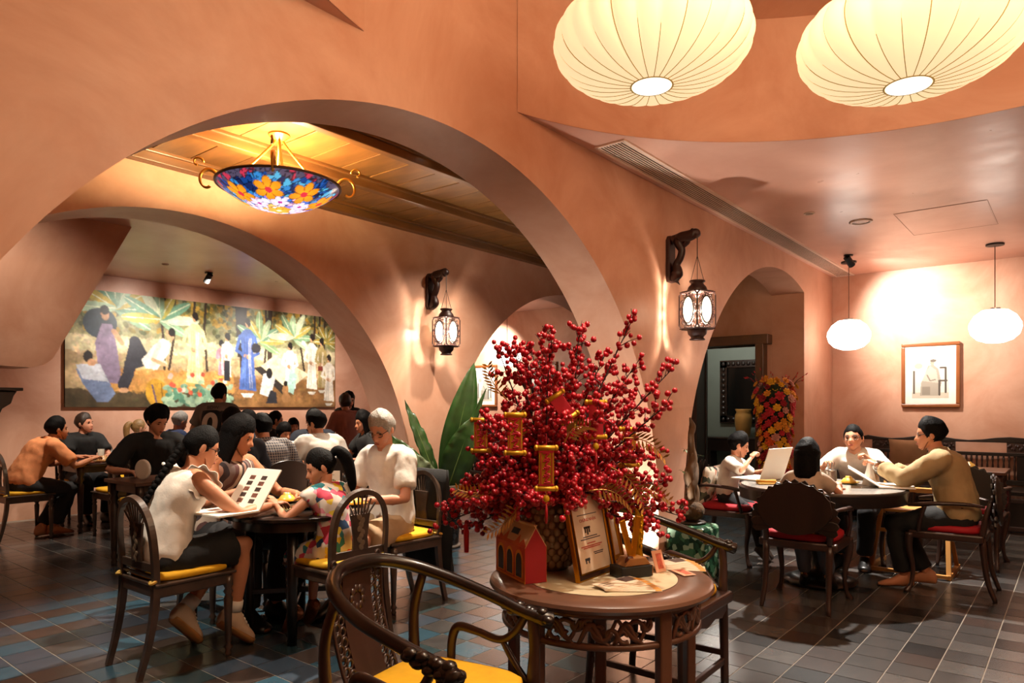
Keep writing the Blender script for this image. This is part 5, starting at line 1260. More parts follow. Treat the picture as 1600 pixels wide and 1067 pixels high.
# reclining man: white shirt, dark trousers
P.line([(.205, .55), (.185, .30), (.17, .20)], .05, '#2c2c34'); P.line([(.205, .58), (.235, .42), (.19, .38)], .05, '#2c2c34'); P.poly([(.225, .42), (.24, .35), (.275, .34), (.315, .50), (.318, .60), (.295, .63), (.265, .56)], '#e4dccb'); P.line([(.285, .58), (.262, .42), (.30, .40)], .022, '#d4c8b2'); P.line([(.262, .43), (.30, .39)], .016, '#c99a72'); P.ell(.318, .66, .012, .05, '#c99a72', .5); P.ell(.325, .69, .012, .04, '#1d1714')
P.ell(.17, .15, .016, .022, '#c99a72')
# pale standing lady
lady(.405, .16, .74, '#e6cf92', hw=.028, trousers='#d9bd80')
# jackfruit-like gourd and blossoms
P.ell(.275, .13, .036, .13, '#b98a2c', .25); P.line([(.26, .2), (.275, .03)], .008, '#5d4a5a'); P.line([(.29, .22), (.295, .04)], .006, '#8a6420')
for k in range(90):
    x, y = .30+.24*rg.random(), .02+.26*rg.random()*(1-abs(rg.random()-.5)); P.ell(x, y, .008, .035, rg.choice(['#6f8f74', '#4f7a62', '#9ab090', '#87a287']), rg.random()*3)
for k in range(16): x, y = .31+.21*rg.random(), .06+.26*rg.random(); P.ell(x, y, .008, .022, rg.choice(['#c2563c', '#d8d0c0', '#b8503a', '#e0b0a0']))
# two children
lady(.502, .28, .36, '#c98f9c', hw=.011, trousers='#cdb04a'); lady(.525, .26, .46, '#d8d4cc', hw=.013, trousers='#22201f'); P.poly([(.512, .26), (.536, .26), (.534, .46), (.514, .46)], '#26242a')
# lady in blue with a basket
lady(.605, .10, .80, '#4a66a8', hw=.030, trousers='#e6e0d2'); P.poly([(.575, .28), (.60, .3), (.60, .55)], '#5873b4'); P.ell(.64, .60, .020, .05, '#24222a')
# platform with seated figures
P.poly([(.66, .42), (.72, .54), (.87, .36), (.78, .18)], '#e9d8b2'); P.poly([(.63, .40), (.66, .42), (.78, .18), (.76, .12)], '#2c2622')
lady(.785, .16, .52, '#dfe6e0', hw=.022, trousers='#9cc3b4'); P.poly([(.765, .18), (.80, .14), (.82, .34), (.79, .42)], '#a9cfc0')
P.poly([(.655, .14), (.70, .10), (.72, .30), (.69, .36), (.67, .34)], '#e8e3da'); P.ell(.695, .35, .013, .055, '#1d1a1a'); P.poly([(.68, .04), (.73, .04), (.725, .16), (.70, .18)], '#2b2b30')
P.ell(.765, .18, .014, .06, '#a97a4c'); P.ell(.768, .10, .02, .05, '#a97a4c'); P.ell(.766, .25, .009, .03, '#1d1714')
lady(.885, .14, .66, '#ece2d0', hw=.022); P.line([(.87, .62), (.845, .70)], .018, '#ece2d0'); lady(.932, .16, .60, '#a8945e', hw=.018); lady(.968, .02, .56, '#ddd4c4', hw=.022)
P.rect(.915, .40, .94, .45, '#7a2c22')
P.strokes(2600, 6, .35, .012, .003); P.blur(1); P.noise(.30, 8, 9); P.noise(.22, 8, 24); P.noise(.14, 9, 60)
P.build('painted_canvas', mu, W, Hh, loc=(0, -.006, 0), rough=.45)
PFR = mat('copper_brown_frame', '#8a4f28', .32, var=.15, coat=.3)
def portrait(loc, rz, label, W=.50, H=.70):
    t = thing('framed_photograph', label, 'framed photograph', loc, rz=rz, group='sepia portrait photographs')
    frame_box(t, W, H, .045, .04, PFR)
    P = Pic(100, 140, '#efe9dd'); P.rect(.14, .10, .86, .84, '#ded6c8')
    P.rect(.14, .10, .86, .2, '#c6bba9'); P.noise(.06, 2, 20)
    P.rect(.16, .18, .20, .58, '#5a5148'); P.ell(.27, .66, .08, .05, '#b0a697')
    P.poly([(.30, .14), (.66, .14), (.72, .36), (.66, .60), (.56, .68), (.46, .66), (.40, .52), (.32, .36)], '#a39a8c'); P.poly([(.34, .40), (.66, .36), (.62, .58), (.5, .66), (.42, .56)], '#bdb4a6'); P.ell(.54, .71, .045, .042, '#a89c8b'); P.ell(.56, .745, .06, .025, '#6b6259')
    P.line([(.70, .62), (.80, .62), (.80, .2)], .014, '#4f463e'); P.line([(.68, .40), (.82, .40)], .012, '#4f463e'); P.line([(.68, .38), (.68, .16)], .016, '#4f463e'); P.rect(.34, .16, .5, .3, '#8a8174'); P.line([(.44, .5), (.5, .4), (.6, .42)], .01, '#857b6d')
    P.build('print', t, W, H, loc=(0, -.008, 0), rough=.5)
    MB().box((0, .006, 0), (W, .012, H)).build('backing', mat('backing_board', '#57483a', .9), t)
portrait((UE-.025, 1.43, 1.76), -PI/2, 'copper-framed sepia portrait of a seated elder on the brightly lit right wall', .54, .71)
portrait((UE-.025, 8.72, 1.76), -PI/2, 'copper-framed portrait on the bright wall glimpsed through the far arch')
portrait((UE-.025, 7.35, 1.76), -PI/2, 'copper-framed picture on the far wall almost hidden behind the berries')
# ------------------------------------------------------------------ berry arrangement on the side table
TB = .72
vb = (2.29, 1.66)
t = thing('vase', 'bumpy scaled smoky glass vase holding the red berry branches', 'vase', (vb[0], vb[1], TB))
prof = [(0, 0), (.075, 0), (.09, .02), (.108, .08), (.118, .16), (.112, .22), (.095, .265), (.098, .28), (.088, .28), (.08, .25), (0, .24)]
MB().lathe(prof, 40).build('body', mat('smoky_brown_glass', '#8d7860', .12, var=.25, vscale=8, coat=.5, metal=.15), t, smooth=True)
sc = None
for j in range(9):
    z = .03+j*.026; r = np.interp(z, [0, .02, .08, .16, .22, .265], [.075, .09, .108, .118, .112, .095])
    for k in range(18):
        a = 2*PI*(k+.5*(j % 2))/18
        if sc is None:
            sc = MB().ell((0, 0, 0), (.008, .016, .018), 8, 6).build('scale', mat('smoky_scale_glass', '#b09a80', .1, coat=.6), t, smooth=True); o = sc
        else: o = sc.copy(); COL.objects.link(o); o.parent = t
        o.location = (r*math.cos(a), r*math.sin(a), z); o.rotation_euler = (0, .3, a)
B = thing('berry_branches', 'huge spray of red winterberry branches in the scaled vase', 'flower arrangement', (vb[0], vb[1], TB+.25))
BER = mat('red_berry', '#a8071f', .38, var=.2, vscale=30, coat=.2); TW = mat('dark_twig', '#2a1512', .7); GL = mat('gold_leaf', '#a8793a', .35, .6)
ba = random.Random(21); berries = []
def rdir(a, e): return Vector((math.cos(a)*math.cos(e), math.sin(a)*math.cos(e), math.sin(e)))
nb = 74
for k in range(nb):
    a = 2*PI*k*.618; q = (k+.5)/nb; e = math.radians(86-92*q**.85); cs_ = math.cos(a)*math.sin(AZ)-math.sin(a)*math.cos(AZ); Lb = ((.74+.05*cs_) if e > 1.15 else (.58+.15*cs_) if e > .7 else (.43+.06*cs_))*ba.uniform(.82, 1.06)
    if math.cos(a)*(-math.cos(AZ))+math.sin(a)*(-math.sin(AZ)) > .25 and e < .35: e = .35+.3*ba.random(); Lb *= .85
    d = rdir(a, e); m = MB(); main = []
    p0 = Vector((0, 0, 0))+d*.02
    droop = .12 if e < .6 else .03
    side = Vector((-math.sin(a), math.cos(a), 0))*ba.uniform(-.10, .10)
    for i in range(9): f_ = i/8; main.append(p0+d*Lb*f_+Vector((0, 0, -droop*f_*f_))+side*f_*f_)
    m.tube(main, [.0055, .004, .0018], 5)
    nt = 27
    for i in range(nt):
        f_ = .22+.78*i/(nt-1); idx = min(int(f_*8), 7); c = main[idx].lerp(main[idx+1], f_*8-idx) if idx < 8 else main[-1]
        td = (d*.75+Vector((ba.gauss(0, 1), ba.gauss(0, 1), ba.gauss(0, 1)+.25))*.62).normalized(); L2 = ba.uniform(.05, .11)*(1.05-.35*f_)
        e2 = c+td*L2; m.tube([c, (c+e2)/2+Vector((0, 0, .004)), e2], [.0018, .0014, .001], 4)
        for j in range(3 if L2 > .06 else 2):
            g = .45+.55*j/2.0; pp = c.lerp(e2, min(g, 1)); off = Vector((ba.gauss(0, 1), ba.gauss(0, 1), ba.gauss(0, 1))).normalized()*.013
            berries.append(pp+off)
    berries.append(main[-1])
    m.build('branch', TW, B)
# the nearest berries are parts of their own, the rest one mass
camv = Vector((-vb[0], -vb[1], .3)).normalized()
berries.sort(key=lambda p: -(p.dot(camv)))
bm_ = MB().ell((0, 0, 0), (.0112, .0112, .011), 10, 7).mesh('berry', BER, True)
for p in berries[:300]:
    o = bpy.data.objects.new('berry', bm_); COL.objects.link(o); o.parent = B; o.location = p; s_ = ba.uniform(.85, 1.12); o.scale = (s_, s_, s_)
m = MB()
for p in berries[300:]: r = .0112*ba.uniform(.85, 1.12); m.ell(p, (r, r, r), 7, 5)
tag(m.build('berry_mass', BER, B, smooth=True), kind='stuff')
# gilded feather leaves
rt = Vector((math.sin(AZ), -math.cos(AZ), 0)); nr = Vector((-math.cos(AZ), -math.sin(AZ), 0))
for (x, z, y, ang, L) in ((-.20, .08, .2, 2.8, .16), (-.12, .05, .3, 3.6, .14), (.30, .06, .12, -.1, .15), (.26, .28, .24, -.4, .15), (.20, .18, .33, -.9, .16), (.12, .10, .36, -.3, .14), (-.17, .42, .1, 1.9, .18), (-.12, .26, .3, 1.5, .14), (.03, .27, .38, .6, .12)):
    c = rt*x+nr*y+Vector((0, 0, z)); m = MB(); dx = rt*math.cos(ang)+Vector((0, 0, 1))*math.sin(ang); dy = (Vector((0, 0, 1))*math.cos(ang)-rt*math.sin(ang))
    st = [c+dx*L*q+dy*.03*math.sin(q*2.5)-Vector((0, 0, .03*q*q)) for q in [i/10 for i in range(11)]]; m.tube(st, [.003, .001], 5)
    for i in range(2, 11):
        for sgn in (-1, 1):
            q = st[i]; e2 = q+(dx*.55+dy*sgn*.8).normalized()*.05*(1-.45*i/10)+nr*.012; w_ = (e2-q).cross(nr).normalized()*.0045
            m.add([q-w_*.4, (q+e2)/2-w_, e2, (q+e2)/2+w_], [(0, 1, 2, 3)])
    o = m.build('gilded_leaf', GL, B); sm = o.modifiers.new('solid', 'SOLIDIFY'); sm.thickness = .0015
# hanging lucky scrolls
ORR = mat('scroll_red', '#b00f26', .6); ORG = mat('scroll_gold', '#c99a26', .4, .45, var=.15, vscale=40)
def scroll(x, z, y, L, label, gold=True, tilt=0.0, tassel=True):
    c = Vector((vb[0], vb[1], TB+.25))+rt*x+nr*y+Vector((0, 0, z))
    t = thing('scroll_ornament', label, 'hanging ornament', c, rz=AZ-PI/2, group='red and gold lucky scrolls on the berry branches'); t.rotation_euler = (0, tilt, AZ-PI/2)
    W = .052
    MB().box((0, 0, 0), (W, .006, L)).build('panel', ORG if gold else ORR, t, bev=.001)
    for s in (-1, 1):
        MB().tube([(-W*.62, 0, s*L/2), (W*.62, 0, s*L/2)], .009, 10).build('roller', ORG, t, smooth=True)
        for q in (-1, 1): MB().ell((q*W*.66, 0, s*L/2), (.008, .011, .011), 8, 6).build('roller_knob', ORG, t, smooth=True)
    if gold:
        for s in (-1, 1): MB().box((0, -.004, s*(L/2-.013)), (W*.96, .003, .006)).build('red_band', ORR, t)
        m = MB(); r_ = random.Random(int(x*1000))
        for i in range(4):
            zz = L*.30-i*L*.19
            m.tube(catmull([(-.012, -.0045, zz+.008), (.010, -.0045, zz+.010), (-.004, -.0045, zz-.004), (.012, -.0045, zz-.010), (-.008, -.0045, zz-.012)], 4), .0028, 5)
            m.tube([(.0, -.0045, zz+.014), (.002*r_.uniform(-1, 1), -.0045, zz-.014)], .0024, 5)
        m.build('brush_characters', ORR, t)
        for s in (-1, 1): MB().box((s*W*.36, -.0038, 0), (.003, .002, L*.84)).build('red_edge', ORR, t)
    MB().tube([(0, 0, L/2), (0, .0, L/2+.05)], .0012, 4).build('thread', ORR, t)
    if tassel:
        MB().ell((0, 0, -L/2-.034), (.011, .007, .013), 10, 8).build('bead', mat('yellow_bead', '#d8b41c', .4), t, smooth=True)
        MB().tube([(0, 0, -L/2-.008), (0, 0, -L/2-.06)], .0014, 4).build('tassel_cord', ORG, t)
        MB().tube([(0, 0, -L/2-.055), (0, 0, -L/2-.08), (0, 0, -L/2-.12)], [.003, .0055, .004], 8).build('tassel', ORR, t, smooth=True)
scroll(-.035, .185, .42, .14, 'gold lucky scroll with red brush characters and bead tassel in the middle of the berries')
scroll(-.142, .300, .34, .135, 'gold lucky scroll with red characters in the upper left of the berries', tassel=False)
scroll(.150, .350, .30, .125, 'plain red scroll back with gold ends near the top right of the berries', gold=False)
scroll(.030, .395, .28, .095, 'tilted red scroll back near the top of the berries', gold=False, tilt=-.6)
scroll(.300, .240, .12, .14, 'narrow gold scroll at the right edge of the berries', tassel=False)
scroll(-.275, .285, .10, .12, 'small gold scroll half hidden at the left edge of the berries', tassel=False)
tag(MB().tube([(0, 0, .0), (0, 0, -.03), (0, 0, -.11)], [.004, .011, .009], 8).build('tassel', ORR, None, smooth=True, loc=tuple(Vector((vb[0], vb[1], TB+.25))+rt*-.33+nr*.10+Vector((0, 0, -.06)))), 'red tassel dangling at the lower left of the berries', 'tassel')
# ------------------------------------------------------------------ things on the side table
DG = mat('dark_brown_gilt_edge', '#2c150c', .35, coat=.3); CREAM = mat('certificate_paper', '#d9c4ac', .6)
RTX = mat('red_ink', '#b0302c', .7); KTX = mat('dark_ink', '#3c3a44', .7); BTX = mat('blue_ink', '#4a5f8c', .7)
def certificate(loc, rz, lean, W, H, label, two=False):
    t = thing('framed_certificate', label, 'framed certificate', loc, rz=rz); t.rotation_euler = (-lean, 0, rz)
    bw = .022 if not two else .014
    for (x, z, L, hor) in ((0, H-bw/2, W, 1), (0, bw/2, W, 1), (-W/2+bw/2, H/2, H-2*bw, 0), (W/2-bw/2, H/2, H-2*bw, 0)):
        MB().box((x, 0, z), (L, .016, bw) if hor else (bw, .016, L)).build('frame_moulding', DG if not two else GOLD, t, bev=.003)
    m = MB()
    for (x0, z0, x1, z1) in ((-W/2, 0, W/2, 0), (-W/2, H, W/2, H), (-W/2, 0, -W/2, H), (W/2, 0, W/2, H)): m.bar((x0, -.004, z0), (x1, -.004, z1), .007, .018)
    m.build('gilt_outer_edge', GOLD, t, bev=.001)
    m = MB(); w2, h2 = W/2-bw, H-2*bw
    for (x0, z0, x1, z1) in ((-w2, bw, w2, bw), (-w2, H-bw, w2, H-bw), (-w2, bw, -w2, H-bw), (w2, bw, w2, H-bw)): m.bar((x0, -.008, z0), (x1, -.008, z1), .004, .006)
    m.build('gilt_inner_edge', GOLD, t)
    MB().box((0, .002, H/2), (W-2*bw, .006, H-2*bw)).build('paper', CREAM, t)
    MB().box((0, .007, H/2), (W-.01, .004, H-.01)).build('backing', BLACK, t)
    y = -.0012; rx = (PI/2, 0, 0)
    if not two:
        for i in range(3): text('print_line', 'CERTIFICATE OF MERIT'[:20-4*i] if False else '—'*(9-2*i), .009, KTX, t, (0, y, H*.90-i*.008), rx)
        MB().lathe([(0, 0), (.010, 0)], 16).build('seal', mat('seal_red', '#c06a58', .7), t, loc=(0, y-.0004, H*.80), rot=rx)
        MB().box((0, y, H*.715), (.14, .0008, .003)).build('print_line', KTX, t)
        text('print_title', 'CHỨNG NHẬN', .017, RTX, t, (0, y, H*.65), rx)
        m = MB(); [m.box((-.028+.014*i, y, H*.53-.004*(i % 2)), (.009, .0008, .024 if i % 2 else .016)) for i in range(3)]; m.box((-.014, y, H*.565), (.045, .0008, .008)); m.build('logo_mark', BLACK, t)
        for (z, w_, c_) in ((.46, .10, KTX), (.435, .14, KTX), (.385, .06, RTX), (.355, .15, RTX), (.335, .12, RTX), (.27, .07, KTX), (.25, .06, KTX)):
            MB().box((.0 if z > .3 else .04, y, H*z), (w_, .0008, .0035)).build('print_line', c_, t)
        m = MB(); m.box((-.045, y, H*.21), (.034, .0008, .010)); m.box((-.056, y, H*.185), (.008, .0008, .014)); m.box((-.036, y, H*.185), (.008, .0008, .014)); m.build('stamp_mark', KTX, t)
    else:
        m = MB(); m.tube([(-.03, y, H*.62), (-.015, y, H*.74), (0, y, H*.83)], .003, 4); m.tube([(-.015, y, H*.74), (.04, y, H*.78)], .0025, 4); m.build('map_outline', RTX, t)
        MB().lathe([(0, 0), (.013, 0)], 16).build('emblem', BTX, t, loc=(.022, y-.0004, H*.67), rot=rx)
        for (z, w_) in ((.565, .07), (.54, .05)): MB().box((.01, y, H*z), (w_, .0008, .006)).build('print_line', RTX, t)
        for (z, w_) in ((.40, .05), (.36, .04), (.30, .03), (.22, .03)): MB().box((.02, y, H*z), (w_, .0008, .004)).build('print_line', BTX, t)
    MB().bar((0, .01, H*.7), (0, .09+math.tan(lean)*0, .0+.012), .03, .004).build('easel_strut', BLACK, t)
certificate((2.285, 1.435, TB), .02, .20, .275, .33, 'certificate in a dark gilt-edged frame standing before the scaled vase')
certificate((2.545, 1.53, TB), .10, .20, .22, .31, 'second certificate in a thin gold frame behind the trophies', True)
t = thing('trophy', 'v-shaped golden trophy on a black and wood base before the certificates', 'trophy', (2.37, 1.335, TB), rz=-.45)
WB = mat('trophy_wood', '#8a5a2c', .4)
MB().box((0, 0, .022), (.14, .085, .042)).build('base', BLACK, t, bev=.003)
MB().box((.071, 0, .022), (.003, .083, .040)).build('name_plate', WB, t)
text('plate_text', 'VINH DANH', .011, RTX, t, (.0735, 0, .028), (PI/2, 0, PI/2)); text('plate_text', 'NHÀ HÀNG', .009, RTX, t, (.0735, 0, .014), (PI/2, 0, PI/2))
MB().prism([(-.05, 0), (.068, 0), (.045, .03), (-.028, .03)], .07, Matrix.Translation((0, .035, .043)) @ MXZ(0)).build('wood_block', WB, t, bev=.003)
MB().ell((-.02, -.02, .06), (.022, .012, .022), 14, 8).build('badge', mat('badge_brown', '#4a1c10', .3), t, smooth=True)
for (x0, x1) in ((.0, -.042), (.006, .034)): MB().bar((x0, 0, .07), (x1, 0, .215 if x1 < 0 else .225), .022, .012, up=(0, 1, 0)).build('gold_blade', GOLD, t, bev=.002)
t = thing('trophy', 'small yellow-gold figurine trophy behind the wooden trophy', 'trophy', (2.555, 1.405, TB))
MB().box((0, 0, .016), (.06, .06, .03)).build('base', BLACK, t, bev=.003)
m = MB(); m.lathe([(0, .03), (.022, .03), (.018, .05), (.012, .075), (.02, .10), (.024, .13), (.018, .155), (.008, .165), (0, .167)], 14)
m.ell((0, 0, .18), (.012, .012, .015), 10, 8); m.tube(catmull([(.018, 0, .15), (.034, 0, .17), (.028, 0, .20)], 4), .006, 6); m.tube(catmull([(-.018, 0, .15), (-.034, 0, .165), (-.03, 0, .198)], 4), .006, 6)
for k in range(14): m.ell((.02*math.cos(k*2.1), .02*math.sin(k*2.1), .06+.009*k), (.008, .008, .009), 6, 5)
m.build('figure', GOLDP, t, smooth=True); MB().prism([(.016*(1 if i % 2 else 2.2)*math.cos(i*PI/5), .016*(1 if i % 2 else 2.2)*math.sin(i*PI/5)) for i in range(10)], .006, Matrix.Translation((0, .003, .215)) @ MXZ(0)).build('star', GOLDP, t)
# red gift box with arched windows
t = thing('gift_box', 'house-shaped red and orange gift box with three arched windows', 'gift box', (2.105, 1.665, TB), rz=1.12)
L, D, Hw, Hr = .26, .085, .13, .20
BXF = mat('box_orange_red', '#b83a22', .6, col2='#d9772c', vscale=7); BXR = mat('box_red', '#9e1220', .6); BXC = mat('box_cream', '#d9b88a', .65); BXY = mat('box_amber', '#e0962a', .55)
MB().prism([(-D/2, 0), (D/2, 0), (D/2, Hw), (.0, Hr), (-D/2, Hw)], L, Matrix.Translation((-L/2, 0, 0)) @ MYZ(0)).build('carton', BXR, t, bev=.001)
# front is the long side turned to the camera: local -y is hidden side, so dress both
for sg in (-1, 1):
    Mx = Matrix.Translation((0, sg*(D/2+.0006), 0)) @ (Matrix.Identity(4) if sg < 0 else Matrix.Rotation(PI, 4, 'Z'))
    def fr(mb, poly, m, nm, th=.0015, dy=0.0, parent=t): return MB().prism(poly, th, Mx @ Matrix.Translation((0, -dy, 0)) @ MXZ(0)).build(nm, m, parent)
    fr(None, [(-L/2, 0), (L/2, 0), (L/2, Hw), (-L/2, Hw)], BXF, 'printed_side')
    for k in (-1, 0, 1):
        x0 = k*.08; ar = [(x0-.033, .012), (x0+.033, .012)]+[(x0+.033*math.cos(a), .075+.033*math.sin(a)*1.3) for a in [PI*i/12 for i in range(13)]]
        wd = fr(None, ar, BXY, 'window_border', .0015, .0012)
        ar = [(x0-.023, .018), (x0+.023, .018)]+[(x0+.023*math.cos(a), .073+.025*math.sin(a)*1.3) for a in [PI*i/12 for i in range(13)]]
        fr(None, ar, mat('box_window_dark', '#2b2f33', .15), 'window_pane', .0012, .0026, wd)
    fr(None, [(-L/2, 0), (L/2, 0), (L/2, .008), (-L/2, .008)], BXY, 'base_band', .0014, .0012)
    sl = math.atan2(D/2, Hr-Hw); Ms = Mx @ Matrix.Translation((0, 0, Hw)) @ Matrix.Rotation(-sl, 4, 'X')
    hl_ = math.hypot(D/2, Hr-Hw)
    rf = MB().prism([(-L/2, 0), (L/2, 0), (L/2, hl_+.014), (-L/2, hl_+.014)], .0016, Ms @ MXZ(0)).build('roof_flap', BXC, t)
    pk = [(-L/2, 0), (L/2, 0), (L/2, .006), (.09, .03), (.07, .01), (.05, .042), (.03, .012), (0, .010), (-.04, .012), (-.05, .045), (-.075, .012), (-.10, .025), (-L/2, .006)]
    MB().prism(pk, .001, Ms @ Matrix.Translation((0, -.0012, 0)) @ MXZ(0)).build('roof_print', BXF, rf)
    MB().prism([(-.03, .038), (.03, .038), (.03, .062), (-.03, .062)], .001, Ms @ Matrix.Translation((0, -.0016, 0)) @ MXZ(0)).build('hand_slot', BLACK, rf)
# fanned leaflets
LFL = mat('leaflet_paper', '#d8c6ae', .55)
def leaflets(x, y, rz, label):
    t = thing('leaflet_fan', label, 'leaflets', (x, y, TB), rz=rz, group='fans of printed leaflets')
    for k in range(6):
        a = -.35+.14*k; o = MB().box((0, .0, 0), (.20, .085, .0016)).build('leaflet', LFL, t, loc=(-.02*k*.2, .012*k, .0015+.0018*k), rot=(0, 0, a))
        MB().box((.055, .012, .0010), (.07, .055, .0006)).build('leaflet_photo', mat('leaflet_dish_photo', '#4a3630', .6, var=.5, vscale=60), o)
        MB().box((.088, -.02, .0012), (.022, .04, .0006)).build('leaflet_panel', mat('leaflet_amber', '#c98a2e', .6), o)
        for j in range(3): MB().box((-.06, .02-.018*j, .0009), (.05-.01*j, .004, .0004)).build('leaflet_text', KTX, o)
leaflets(2.20, 1.235, -.55, 'fan of leaflets at the front rim of the side table')
leaflets(2.60, 1.245, -.75, 'fan of leaflets at the right rim of the side table')
for (x, y, z, rx_, rz_, lb) in ((2.50, 1.285, TB+.04, -.35, -.3, 'small pink card leaning against the gold figurine trophy'), (2.52, 1.19, TB+.006, -PI/2+.05, -.5, 'small pink card lying on the marble inset of the side table')):
    t = thing('card', lb, 'card', (x, y, z)); t.rotation_euler = (rx_, 0, rz_)
    MB().box((0, 0, 0), (.055, .0015, .085)).build('card_sheet', mat('pink_card', '#d9a183', .6), t)
    MB().box((.004, -.0011, 0), (.028, .0006, .06)).build('card_print', mat('card_red', '#c4604a', .6, var=.3, vscale=60), t)
# ------------------------------------------------------------------ green stool with driftwood plant
GM = cellmat('green_marble', ['#1d3a2a', '#2f5a40', '#16301f', '#3c6b4e', '#234533', '#86a48c'], 26, .22)
t = thing('marble_stool', 'square green marble stool at the foot of the pier', 'stool', (5.21, 2.38, 0))
MB().box((0, 0, .22), (.32, .32, .44)).build('stone_block', GM, t, bev=.03)
t = thing('driftwood_plant', 'twisted driftwood plant in a mossy ball on the green marble stool', 'plant', (5.23, 2.40, .44))
MB().lathe([(0, 0), (.10, 0), (.115, .012), (.105, .02), (0, .02)], 28).build('saucer', mat('dark_saucer', '#2d2621', .4), t, smooth=True)
m = MB(); m.ell((0, 0, .10), (.105, .10, .085), 24, 16); m.v = [tuple(Vector(p)*(1+.06*mnoise.noise(Vector(p)*30))) for p in m.v]
m.build('moss_ball', mat('moss_root_ball', '#4a3216', .9, var=.5, vscale=30, bump=.8, bscale=50), t, smooth=True)
DWD = mat('driftwood', '#5d4226', .75, var=.35, vscale=14, stretch=(1, 1, .25), bump=.5, bscale=25)
m = MB()
m.tube(catmull([(0, 0, .15), (.03, .0, .25), (-.03, .01, .38), (.025, 0, .50), (.02, .01, .60), (-.01, 0, .70), (.015, 0, .77), (-.03, 0, .84)], 6), [.055, .05, .042, .036, .028, .024, .028, .006], 9)
m.tube(catmull([(.02, 0, .16), (-.05, -.02, .26), (.0, -.03, .36), (.05, -.01, .46), (.0, .0, .56)], 6), [.035, .03, .028, .022, .012], 8); m.tube(catmull([(-.03, .0, .15), (.06, .01, .23), (.07, .02, .30)], 5), [.04, .03, .008], 8)
m.build('trunk', DWD, t, smooth=True)
LG = mat('small_green_leaf', '#3f5a24', .55, var=.2)
lr = random.Random(2)
for (sx, sy, sz) in ((-.03, 0, .40), (.05, 0, .55), (.05, .0, .36), (-.06, 0, .58), (.06, -.02, .30)):
    m = MB(); c = Vector((sx, sy, sz)); d = Vector((math.copysign(1, sx)*.8, lr.uniform(-.5, .5), lr.uniform(-.3, .3))).normalized(); e2 = c+d*.11; m.tube([c, e2], [.002, .001], 4); m.build('twig', DWD, t)
    for k in range(5):
        q = c.lerp(e2, .3+.17*k); l = Vector((lr.gauss(0, 1), lr.gauss(0, 1), lr.gauss(0, 1))).normalized(); w_ = l.cross(Vector((0, .3, 1))).normalized()*.007
        MB().add([q, q+l*.014+w_, q+l*.032, q+l*.014-w_], [(0, 1, 2, 3)]).build('leaf', LG, t)
# ------------------------------------------------------------------ big potted plant before the far pier
t = thing('potted_plant', 'large-leaved green plant in a tall dark glazed pot at the far pier', 'potted plant', (4.90, 4.84, 0))
MB().lathe([(0, .025), (.145, .025), (.15, .035), (.16, .2), (.178, .45), (.182, .58), (.175, .60), (.165, .60), (.16, .55), (0, .55)], 40).build('pot', mat('dark_glazed_pot', '#11100f', .22, var=.5, vscale=4, coat=.6), t, smooth=True)
MB().lathe([(.176, .50), (.184, .50), (.186, .605), (.172, .612), (.168, .6)], 40).build('pot_rim', mat('worn_pot_rim', '#5a4e42', .5, var=.35, vscale=10), t, smooth=True)
MB().lathe([(0, 0), (.16, 0), (.175, .02), (.165, .03), (0, .028)], 36).build('saucer', mat('grey_saucer', '#77706a', .4), t, smooth=True)
MB().lathe([(0, .555), (.16, .55)], 24).build('soil', mat('soil', '#20160f', .95), t)
LFM = mat('dark_green_leaf', '#2a4a1c', .38, var=.3, vscale=9, coat=.2, bump=.15, bscale=20); LFP = mat('pale_leaf_back', '#6d7d5c', .5, var=.2)
def leaf(base, tip, wid, bend, nrm, m, wavy=.0, nm='leaf', parent=t):
    base, tip, nrm = Vector(base), Vector(tip), Vector(nrm).normalized(); n = 16; L = (tip-base); d = L.normalized(); x = d.cross(nrm).normalized(); nn = x.cross(d); vs = []; fs = []
    for i in range(n+1):
        q = i/n; c = base+L*q+nn*bend*math.sin(q*PI*.9); w_ = wid*(math.sin(PI*min(1, q*.93+.07))**.75)*(1-.25*q) if q < 1 else 0
        for j, u in enumerate((-1, -.5, 0, .5, 1)):
            wv = wavy*math.sin(q*32+(j > 2)*1.3)*abs(u); vs.append(c+x*u*w_+nn*(.16*w_*u*u+wv*1.0)+d*wv*.8)
    for i in range(n):
        for j in range(4): a = i*5+j; fs.append((a, a+1, a+6, a+5))
    o = MB().add(vs, fs).build(nm, m, parent, smooth=True); s_ = o.modifiers.new('solid', 'SOLIDIFY'); s_.thickness = .003
    MB().tube([base+L*q*.97+nn*(bend*math.sin(q*PI*.9)-.002) for q in [k/10 for k in range(11)]], [.007, .002], 5).build('midrib', mat('leaf_midrib', '#6f8a48', .5), o)
    return o
rt_, up_ = rt, Vector((0, 0, 1))
def lp(x, z, y=0): return tuple(rt_*x+nr*y+Vector((0, 0, z)))
for (b_, tp, w_, bd, ny, mm, wv) in (((.02, .60, 0), (.30, 1.80, -.02), .17, .05, .25, LFM, .004), ((.06, .60, .06), (.30, 1.28, .14), .17, .06, .4, LFM, .01), ((-.05, .60, 0), (-.38, 1.42, .0), .075, .04, .5, LFM, .02), ((-.08, .58, .03), (-.52, 1.10, .08), .11, .10, .9, LFM, .02), ((-.04, .6, .08), (-.28, .95, .22), .075, .08, .8, LFP, .016), ((0, .6, -.05), (.10, 1.25, -.10), .10, .05, .3, LFM, .01), ((.08, .58, .04), (.34, .95, .05), .07, .06, .6, LFM, .016), ((.04, .60, -.02), (.42, 1.55, .02), .05, .05, .7, LFM, .012)):
    leaf(lp(*b_), lp(*tp), w_, bd, nr*ny+up_*(1-ny)*.6+rt_*.15, mm, wv)
